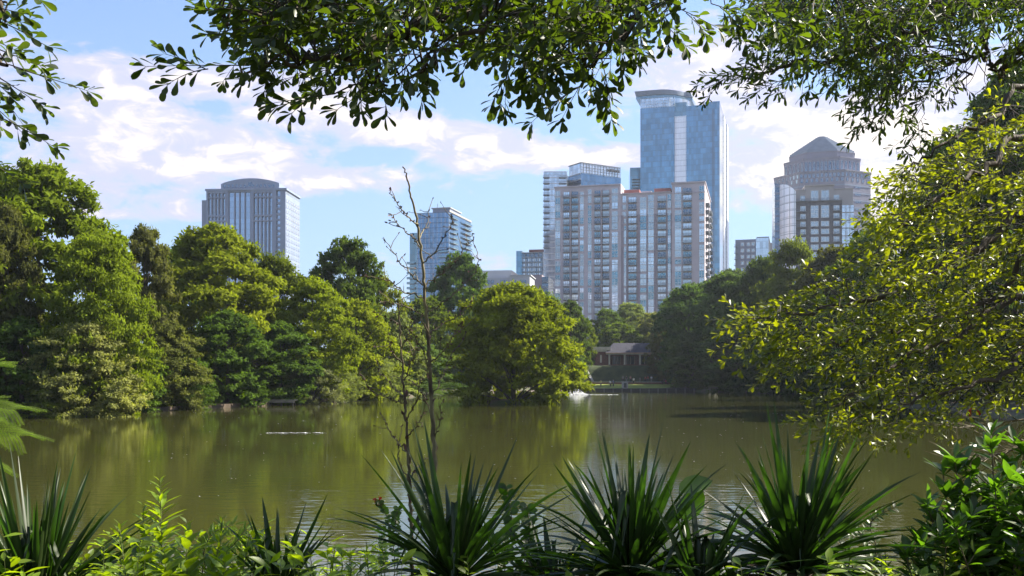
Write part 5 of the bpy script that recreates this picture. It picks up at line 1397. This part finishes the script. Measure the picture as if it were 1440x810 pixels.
def flower_stalk(base, Y, pts, r0, r1, twigs, seed, label):
    rg = np.random.default_rng(seed); P0 = at(base[0], base[1], Y); zg = float(ground(P0[0], Y)); o = np.array([P0[0], Y, zg])
    r = empty('dead_yucca_flower', o, label, 'dead stalk', 'dead yucca flower stalks')
    stem = smooth_path([np.array([P0[0], Y, zg-.1])-o]+[at(x, y, Y)-o for x, y in pts], 10)
    stem[3:] += rg.normal(0, .003, (len(stem)-3, 3))
    n = len(stem); rad = r0+(r1-r0)*(np.arange(n)/(n-1))**1.1; rad = rad*(1+.10*np.sin(np.arange(n)*1.7)**6)
    T = Tubes(9); T.path(stem, rad, 0); T.build('stem', M['stalk'], r)
    B = Tubes(5); L = Leaves(OVATE)
    for tw in twigs:
        dy = rg.uniform(-.30, .30); m = len(tw)
        q = [at(x, y, Y+dy*i/(m-1))-o for i, (x, y) in enumerate(tw)]
        Q = smooth_path(q, 7); Q[1:] += rg.normal(0, .0035, (len(Q)-1, 3)); B.path(Q, .0036, .0014)
        k = max(4, len(Q)-3)
        for i in range(3, len(Q)):
            for _ in range(2 if rg.random() < .3 else 1):
                if rg.random() < .75:
                    d = nrm(nrm(Q[i]-Q[i-1])*.6+rg.normal(0, .8, 3)); s_ = rg.uniform(.008, .016)
                    for a in range(3): L.add(Q[i], d+rg.normal(0, .15, 3), rg.normal(size=3), s_)
            if rg.random() < .22 and i < len(Q)-2:
                d = nrm(Q[i]-Q[i-1])*.7+rg.normal(0, .6, 3); e = Q[i]+nrm(d)*rg.uniform(.03, .09); B.path([Q[i], (Q[i]+e)/2+rg.normal(0, .004, 3), e], .0022, .001)
                L.add(e, d, rg.normal(size=3), .016)
    for i in range(6, int(n*.62), 2):      # bracts hugging the stem
        d = nrm(np.array([rg.normal(0, .5), rg.normal(0, .5), 1.0])); L.add(stem[i], d, rg.normal(size=3), rg.uniform(.02, .045))
    B.build('twigs', M['stalk'], r); L.build('seed_pods', M['pod'], r)['kind'] = 'stuff'
flower_stalk((618, 830), 4.5, [(616, 760), (613, 690), (609, 600), (604, 520), (600, 450), (595, 390), (588, 320), (577, 268), (567, 235)], .0125, .003,
  [[(598, 405), (580, 388), (560, 365), (541, 335)], [(592, 350), (578, 332), (562, 318), (549, 298)], [(588, 318), (572, 302), (558, 286), (547, 266)],
   [(590, 335), (600, 315), (607, 281)], [(594, 372), (612, 352), (634, 318), (636, 300)], [(596, 400), (620, 385), (645, 362), (662, 340)], [(601, 440), (622, 425), (650, 402), (672, 372), (664, 330)],
   [(602, 470), (625, 455), (650, 440), (668, 415)], [(603, 470), (588, 440), (562, 428), (535, 425)], [(605, 510), (625, 492), (640, 470), (652, 455)], [(606, 540), (596, 500), (580, 470), (560, 455), (528, 440)],
   [(607, 560), (622, 530), (634, 500), (655, 470)], [(608, 590), (598, 560), (584, 540), (560, 530)], [(598, 420), (570, 410), (545, 395), (512, 388)], [(610, 620), (618, 590), (622, 560)]], 3,
  'taller dead flower stalk with bare side twigs, rising in front of the glass tower')
flower_stalk((580, 830), 4.4, [(579, 760), (577, 700), (573, 620), (569, 560), (565, 500), (562, 455), (560, 425)], .0085, .0025,
  [[(570, 560), (555, 545), (540, 528), (528, 505)], [(568, 535), (578, 510), (586, 488)], [(574, 640), (562, 625), (548, 605), (534, 580)], [(573, 615), (584, 600), (598, 578)], [(576, 670), (590, 655), (605, 640)],
   [(572, 590), (586, 560), (592, 530)], [(566, 510), (552, 495), (545, 470)], [(564, 490), (575, 470), (580, 450)], [(576, 680), (560, 640), (566, 600)], [(570, 570), (548, 560), (520, 548), (505, 520)]], 7,
  'shorter thinner dead flower stalk left of the tall one')

# ------------------------------------------------------------------ leafy plants of the near bank
def stem_plant(name, px, py_top, Y, leafmat, tmpl, label, seed, n=40, leaf=.10, lean=0.0, r=.004, upright=.6, cat='plant', group=None, side=0, whorl=2.4, start=.25, stemmat='stem_green'):
    p = at(px, py_top, Y); bx = p[0]-lean; zg = float(ground(bx, Y)); o = np.array([bx, Y, zg])
    root = empty(name, o, label, cat, group); rg = np.random.default_rng(seed); T = Tubes(5); L = Leaves(tmpl)
    stems = [(np.zeros(3)-[0, 0, .05], p-o)]
    for k in range(side):
        a = rg.uniform(0, 6.28); f = rg.uniform(.75, 1.0); stems.append((np.array([0, 0, -.05]), np.array([math.cos(a)*.16*rg.uniform(.4, 1.2), math.sin(a)*.16, 0])+(p-o)*f))
    for a, b in stems:
        mid = (a+b)/2+np.array([rg.normal(0, .03), rg.normal(0, .03), 0]); P = smooth_path([a, mid, b], 12); T.path(P, r, r*.4)
        t = np.linspace(0, 1, len(P)); k = np.arange(n); tt = start+(1-start)*(k/(n-1)); base = np.stack([np.interp(tt, t, P[:, i]) for i in range(3)], -1)
        az = k*whorl+rg.normal(0, .2, n); size = leaf*np.sin(np.pi*np.clip(.30+.66*tt**1.5, 0, 1))**.7*rg.uniform(.8, 1.1, n)
        D = np.stack([np.cos(az), np.sin(az), upright+.5*tt**3+rg.normal(0, .15, n)], -1)
        L.add(base, D, np.stack([-np.cos(az)*.3, -np.sin(az)*.3, np.ones(n)], -1)+rg.normal(0, .25, (n, 3)), size)
    T.build('stem', M[stemmat], root); L.build('leaves', M[leafmat], root)
    return root
BS = 'bright leafy stems at the lower left'
stem_plant('leafy_plant', 225, 674, 4.0, 'leaf_bright', LANCE, 'tallest bright green leafy stem at the lower left, ringed with pointed leaves', 1, 90, .15, .02, group=BS, upright=.45)
stem_plant('leafy_plant', 202, 712, 4.0, 'leaf_bright', OVATE, 'bright stem with broader yellow leaves just left of the tallest leafy stem', 2, 34, .15, .03, group=BS)
stem_plant('leafy_plant', 168, 738, 3.9, 'leaf_bright', LANCE, 'bright leafy stem between the corner yucca and the tallest leafy stem', 3, 60, .14, -.02, group=BS)
stem_plant('leafy_plant', 262, 735, 3.9, 'leaf_bright', OVATE, 'low yellow-green stem right of the tallest leafy stem', 4, 44, .16, .0, group=BS, side=1)
stem_plant('leafy_plant', 312, 728, 4.2, 'leaf_bright', LANCE, 'low feathery yellow-green stem left of the small yucca', 5, 60, .13, .0, group=BS, side=2)
stem_plant('leafy_plant', 232, 778, 3.8, 'leaf_bright', OVATE, 'lowest yellow-green stem in front of the tallest leafy stem', 6, 40, .16, group=BS, side=1)
stem_plant('leafy_plant', 142, 765, 3.9, 'leaf_bright', LANCE, 'low bright stem against the corner yucca', 16, 40, .10, group=BS, side=1)
stem_plant('leafy_plant', 350, 752, 4.0, 'leaf_bright', OVATE, 'low bright stem at the foot of the small yucca', 17, 36, .10, group=BS, side=1)
for i, (px, py, s, lab) in enumerate([(470, 768, .10, 'small yellow-green sprig between the small yucca and the fan-shaped yucca'), (515, 762, .09, 'small yellow-green sprig left of the fan-shaped yucca'), (436, 780, .10, 'lowest yellow-green sprig right of the small yucca'),
        (1195, 762, .08, 'yellow-green sprig at the right foot of the tallest yucca'), (1245, 776, .09, 'yellow-green sprig right of the tallest yucca, at the bottom edge')]):
    stem_plant('leafy_plant', px, py, 4.1, 'leaf_bright', LANCE, lab, 30+i, 34, s, group='yellow-green sprigs', side=2, upright=.7, cat='sprig')
# thin vine with round leaves between two yuccas
def vine():
    rg = np.random.default_rng(9); Y = 4.6; o = at(715, 900, Y); o[2] = float(ground(o[0], Y))
    r = empty('climbing_vine', o, 'thin vine with rounded leaves between the fan-shaped yucca and the bushy yucca', 'vine'); T = Tubes(4); L = Leaves(ROUNDL)
    for pts in ([(715, 900), (710, 800), (720, 740), (712, 685)], [(715, 900), (735, 800), (745, 750), (741, 712)], [(715, 900), (700, 790), (695, 750)], [(735, 900), (760, 800), (745, 770)]):
        P = smooth_path([at(x, y, Y+rg.uniform(-.1, .1))-o for x, y in pts], 10); P[0][2] = min(P[0][2], 0); T.path(P, .003, .0015)
        for i in range(8, len(P)):
            for s_ in (-1, 1):
                if rg.random() < .8: L.add(P[i], [s_*1.0, rg.normal(0, .6), rg.uniform(0, .9)], [rg.normal(0, .4), -.8, .6], rg.uniform(.03, .055))
    T.build('stem', M['stalk'], r); L.build('leaves', M['leaf_shrub'], r)
vine()
def dark_sprig():
    rg = np.random.default_rng(19); Y = 4.7; o = at(545, 900, Y); o[2] = float(ground(o[0], Y))
    r = empty('small_leaved_plant', o, 'dark small-leaved sprig with an orange tip, left behind the fan-shaped yucca', 'sprig'); T = Tubes(4); L = Leaves(ROUNDL); O = Leaves(ROUNDL)
    for pts in ([(550, 900), (555, 790), (545, 730), (532, 705)], [(550, 900), (560, 780), (556, 735), (560, 715)], [(545, 900), (540, 800), (536, 745)]):
        P = smooth_path([at(x, y, Y)-o for x, y in pts], 10); P[0][2] = 0; T.path(P, .0025, .001)
        for i in range(10, len(P)):
            for s_ in (-1, 1): L.add(P[i], [s_*1.0, rg.normal(0, .6), rg.uniform(0, .9)], [rg.normal(0, .4), -.8, .6], rg.uniform(.018, .03))
    for k in range(9): O.add(at(533, 705, Y)-o+rg.normal(0, .012, 3), rg.normal(size=3), rg.normal(size=3), .022)
    T.build('stem', M['stalk'], r); L.build('leaves', M['leaf_shrub'], r); O.build('tip_leaves', M['red_leaf'], r)
dark_sprig()
# arching branches with rows of oval leaflets
def pinnate(name, Y, stems, label, mat, leaf, seed, cat='branch', tmpl=OVATE, gap=.022):
    rg = np.random.default_rng(seed); f = stems[0][0]; o = at(*f, Y); o[2] = float(ground(o[0], Y)); r = empty(name, o, label, cat); T = Tubes(4); L = Leaves(tmpl)
    for pts in stems:
        P = smooth_path([at(x, y, Y+rg.uniform(-.06, .06))-o for x, y in pts], 14); T.path(P, .0035, .0012)
        seg = np.linalg.norm(np.diff(P, axis=0), axis=1); cum = np.concatenate([[0], np.cumsum(seg)]); s = cum[-1]*.45
        while s < cum[-1]:
            b = np.array([np.interp(s, cum, P[:, i]) for i in range(3)]); i = min(len(P)-2, int(np.searchsorted(cum, s))-1); t = nrm(P[i+1]-P[i]); n = np.array([0, -.6, .8]); u = nrm(np.cross(t, n))
            for sg in (-1, 1): L.add(b, u*sg+t*.55+rg.normal(0, .1, 3), n+rg.normal(0, .2, 3), leaf*rg.uniform(.8, 1.1))
            s += gap
        L.add(P[-1], t, n, leaf)
    T.build('stem', M['stalk'], r); L.build('leaflets', M[mat], r); return r
pinnate('leaflet_plant', 4.4, [[(1215, 900), (1232, 780), (1225, 735), (1260, 712)], [(1215, 900), (1225, 790), (1205, 745), (1172, 738)], [(1215, 900), (1218, 790), (1215, 750), (1236, 722)], [(1210, 900), (1200, 800), (1180, 765), (1150, 752)], [(1215, 900), (1240, 800), (1225, 765), (1195, 752)]],
        'arching sprig with paired oval leaflets right of the tallest yucca', 'leaf_shrub', .036, 3, 'sprig', gap=.027)
pinnate('feathery_plant', 4.3, [[(300, 900), (300, 800), (330, 765), (345, 745)], [(290, 900), (285, 790), (300, 750), (330, 738)], [(320, 900), (335, 810), (355, 775), (372, 765)]],
        'drooping feathery yellow-green fronds left of the small yucca', 'leaf_bright', .06, 5, 'plant', LANCE, .012)
# mimosa fronds entering at the left edge
def mimosa():
    rg = np.random.default_rng(12); Y = 4.6; o = at(-120, 900, Y); o[2] = float(ground(o[0], Y)); r = empty('mimosa_sapling', o, 'mimosa with bright feathery fronds at the left edge above the corner yucca', 'sapling')
    T = Tubes(5); L = Leaves(LANCE); S0 = smooth_path([np.array([0, 0, -.05]), at(-110, 760, Y)-o, at(-85, 640, Y)-o, at(-70, 560, Y)-o], 8); T.path(S0, .012, .005)
    for tip0, tip1, tip2 in [((-60, 590), (-30, 572), (14, 576)), ((-60, 612), (-25, 600), (20, 612)), ((-70, 570), (-40, 530), (-18, 520)), ((-60, 628), (-40, 640), (-20, 655))]:
        P = smooth_path([at(*tip0, Y)-o, at(*tip1, Y-.05)-o, at(*tip2, Y-.1)-o], 8); T.path(P, .0028, .0014); k0 = S0[np.argmin(np.linalg.norm(S0-P[0], axis=1))]; T.path([k0, P[0]], .003, .0028)
        for i in range(3, len(P)):
            t = nrm(P[i]-P[i-1])
            for sg in (-1, 1):
                u = nrm(np.cross(t, [0, -.35, .95])); e = P[i]+(t*1.0+u*sg*.6+np.array([0, 0, -.16]))*.13*rg.uniform(.85, 1.1); Q = smooth_path([P[i], (P[i]+e)/2+np.array([0, 0, .014]), e], 12); T.path(Q, .0013, .0007)
                for j in range(1, len(Q)):
                    tt = nrm(Q[j]-Q[j-1]); w = nrm(np.cross(tt, [0, -.4, .9]))
                    for s2 in (-1, 1): L.add(Q[j], w*s2+tt*.5, [0, -.4, .9], .015)
    T.build('stem', M['stem_green'], r); L.build('leaflets', M['leaf_fern'], r)
mimosa()
# evergreen shrub at the right
def shrub(name, px, Y, tops, label, seed, leaf, cat='shrub', dens=1.0):
    rg = np.random.default_rng(seed); o = at(px, 900, Y); o[2] = float(ground(o[0], Y)); r = empty(name, o, label, cat); T = Tubes(5); L = Leaves(OVATE_NARROW)
    for (x, y, dy) in tops:
        e = at(x, y, Y+dy)-o; P = smooth_path([np.array([rg.normal(0, .03), rg.normal(0, .03), -.05]), e*np.array([.45, .45, .5])+rg.normal(0, .03, 3), e], 12); T.path(P, .006, .0025)
        for i in range(9, len(P)):
            for q in range(int(3*dens)):
                a = rg.uniform(0, 6.28); d = np.array([math.cos(a), math.sin(a), rg.uniform(.1, .9)]); L.add(P[i], d, [-.3*d[0], -.3*d[1], 1.0]+rg.normal(0, .2, 3), leaf*rg.uniform(.7, 1.1))
            if i % 4 == 0:
                a = rg.uniform(0, 6.28); d = nrm(np.array([math.cos(a), math.sin(a), .9])); e2 = P[i]+d*rg.uniform(.08, .16); T.path([P[i], (P[i]+e2)/2, e2], .003, .002)
                for q in range(7): b = q*.9; dd = d*.7+np.array([math.cos(b), math.sin(b), .1])*.7; L.add(e2-d*.012*q*.6, dd, [0, 0, 1]+rg.normal(0, .3, 3), leaf*rg.uniform(.8, 1.1))
        for q in range(7): b = q*.9; dd = np.array([math.cos(b)*.6, math.sin(b)*.6, 1.0]); L.add(P[-1], dd, [-dd[0], -dd[1], .7]+rg.normal(0, .2, 3), leaf*rg.uniform(.7, 1.15))
    T.build('stems', M['stalk'], r); L.build('leaves', M['leaf_shrub'], r)
OVATE_NARROW = leaf_template([(0, .015), (.15, .07), (.4, .155), (.62, .165), (.85, .09), (1.0, .008)], .28, .12)
rs = random.Random(3)
tops = [(1395, 632, 0), (1345, 665, 0), (1372, 690, .1), (1420, 660, .2), (1440, 640, .2), (1330, 700, -.1), (1400, 690, -.1), (1460, 680, 0), (1480, 640, .2)] + [(rs.uniform(1335, 1520), rs.uniform(690, 780), rs.uniform(-.3, .3)) for _ in range(30)]
shrub('evergreen_shrub', 1420, 4.1, tops, 'broad-leaved glossy green shrub filling the right bottom corner', 5, .095)
shrub('evergreen_shrub', 1320, 4.0, [(1312, 735, 0), (1338, 742, .1), (1292, 765, 0), (1275, 785, -.1), (1330, 770, -.2), (1350, 780, 0), (1300, 790, .1)], 'small low shrub with upright leaves left of the big corner shrub', 6, .085)
def big_leaf():
    rg = np.random.default_rng(2); Y = 4.9; o = at(975, 900, Y); o[2] = float(ground(o[0], Y)); r = empty('broad_leaf_plant', o, 'plant with two very broad translucent leaves behind the gap of the right-hand yuccas', 'plant'); T = Tubes(5); L = Leaves(ROUNDL)
    for (x, y, tx, ty) in [(960, 730, 1000, 668), (955, 690, 1015, 668)]:
        P = smooth_path([np.array([0, 0, -.05]), at(965, 810, Y)-o, at(x, y, Y)-o], 8); T.path(P, .006, .003); d = at(tx, ty, Y)-at(x, y, Y); L.add(at(x, y, Y)-o, d, [0.1, -.5, .8], .17)
    T.build('stem', M['stem_green'], r); L.build('leaves', M['leaf_shrub'], r)
big_leaf()
# low undergrowth nobody could count
def make_undergrowth():
    rg = np.random.default_rng(8); n = 1900; X = rg.uniform(-3.6, 4.4, n); Yv = rg.uniform(3.2, 8.2, n); Z = ground(X, Yv); L = Leaves(OVATE_NARROW); T = Tubes(3)
    for x, y, z in zip(X, Yv, Z):
        # keep the plants lower where the photograph shows open water between the yuccas
        px = 720+x/y*F; lim = 3.5-((748 if 130 < px < 470 else 772 if px < 600 else 775 if 1170 < px < 1330 else 796)-528)/F*y
        h = min(rg.uniform(.2, .85), max(.08, lim-z+rg.uniform(-.06, .05)))
        e = np.array([x+rg.normal(0, .08), y+rg.normal(0, .08), z+h]); b = np.array([x, y, z-.03]); T.path([b, (b+e)/2+rg.normal(0, .01, 3), e], .002, .001)
        m = int(6+h*26); t = rg.uniform(.2, 1, m); P = b+np.outer(t**.7, e-b); a = rg.uniform(0, 6.28, m)
        L.add(P, np.stack([np.cos(a), np.sin(a), rg.uniform(0, .9, m)], -1), np.array([0, 0, 1.0])+rg.normal(0, .3, (m, 3)), rg.uniform(.04, .095, m))
    o = L.build('undergrowth', M['leaf_bright']); tagit(o, 'low bright green undergrowth covering the near bank', 'undergrowth', kind='stuff')
    # hair-thin stems belong to the same mass
    s = T.build('undergrowth_stems', M['stem_green']); s.parent = o
make_undergrowth()
# bare brown twigs low over the water: a dead bough of the sunlit oak
def bare_branch():
    rg = np.random.default_rng(15); Y = 8.8; o = np.array(ro_loc); T = Tubes(4)
    main = [smooth_path([np.array([6.85, 8.25, 1.9])-o, at(1650, 600, Y)-o, at(1520, 585, Y)-o, at(1440, 590, Y)-o, at(1370, 600, Y)-o], 8), smooth_path([at(1650, 600, Y)-o, at(1520, 620, Y)-o, at(1450, 625, Y)-o, at(1400, 640, Y)-o, at(1350, 655, Y)-o], 8)]
    for P in main: T.path(P, .022, .004)
    for k in range(90):
        P = main[k % 2]; p = P[rg.integers(8, len(P))]; d = nrm(np.array([rg.uniform(-1, .2), rg.normal(0, .5), rg.normal(0, .35)])); e = p+d*rg.uniform(.15, .55)
        T.path(smooth_path([p, (p+e)/2+rg.normal(0, .03, 3), e], 4), .0045, .0015)
    T.build('dead_bough', M['stalk'], ro_root)
bare_branch()

# ------------------------------------------------------------------ hazy air
def haze():
    m, T, out = new_mat('hazy_air'); v = T.new('ShaderNodeVolumePrincipled')
    v.inputs['Color'].default_value = (.80, .87, 1.0, 1); v.inputs['Density'].default_value = HAZE
    v.inputs['Anisotropy'].default_value = .3
    T.l.new(v.outputs[0], out.inputs['Volume'])
    b = MB(); b.box(-701, 701, -211, 1005, -3.0, 262); o = b.build('haze', m); o['kind'] = 'stuff'
    o['label'] = 'pale blue haze in the air over pond and city'; o['category'] = 'haze'
HAZE = .00010
haze()
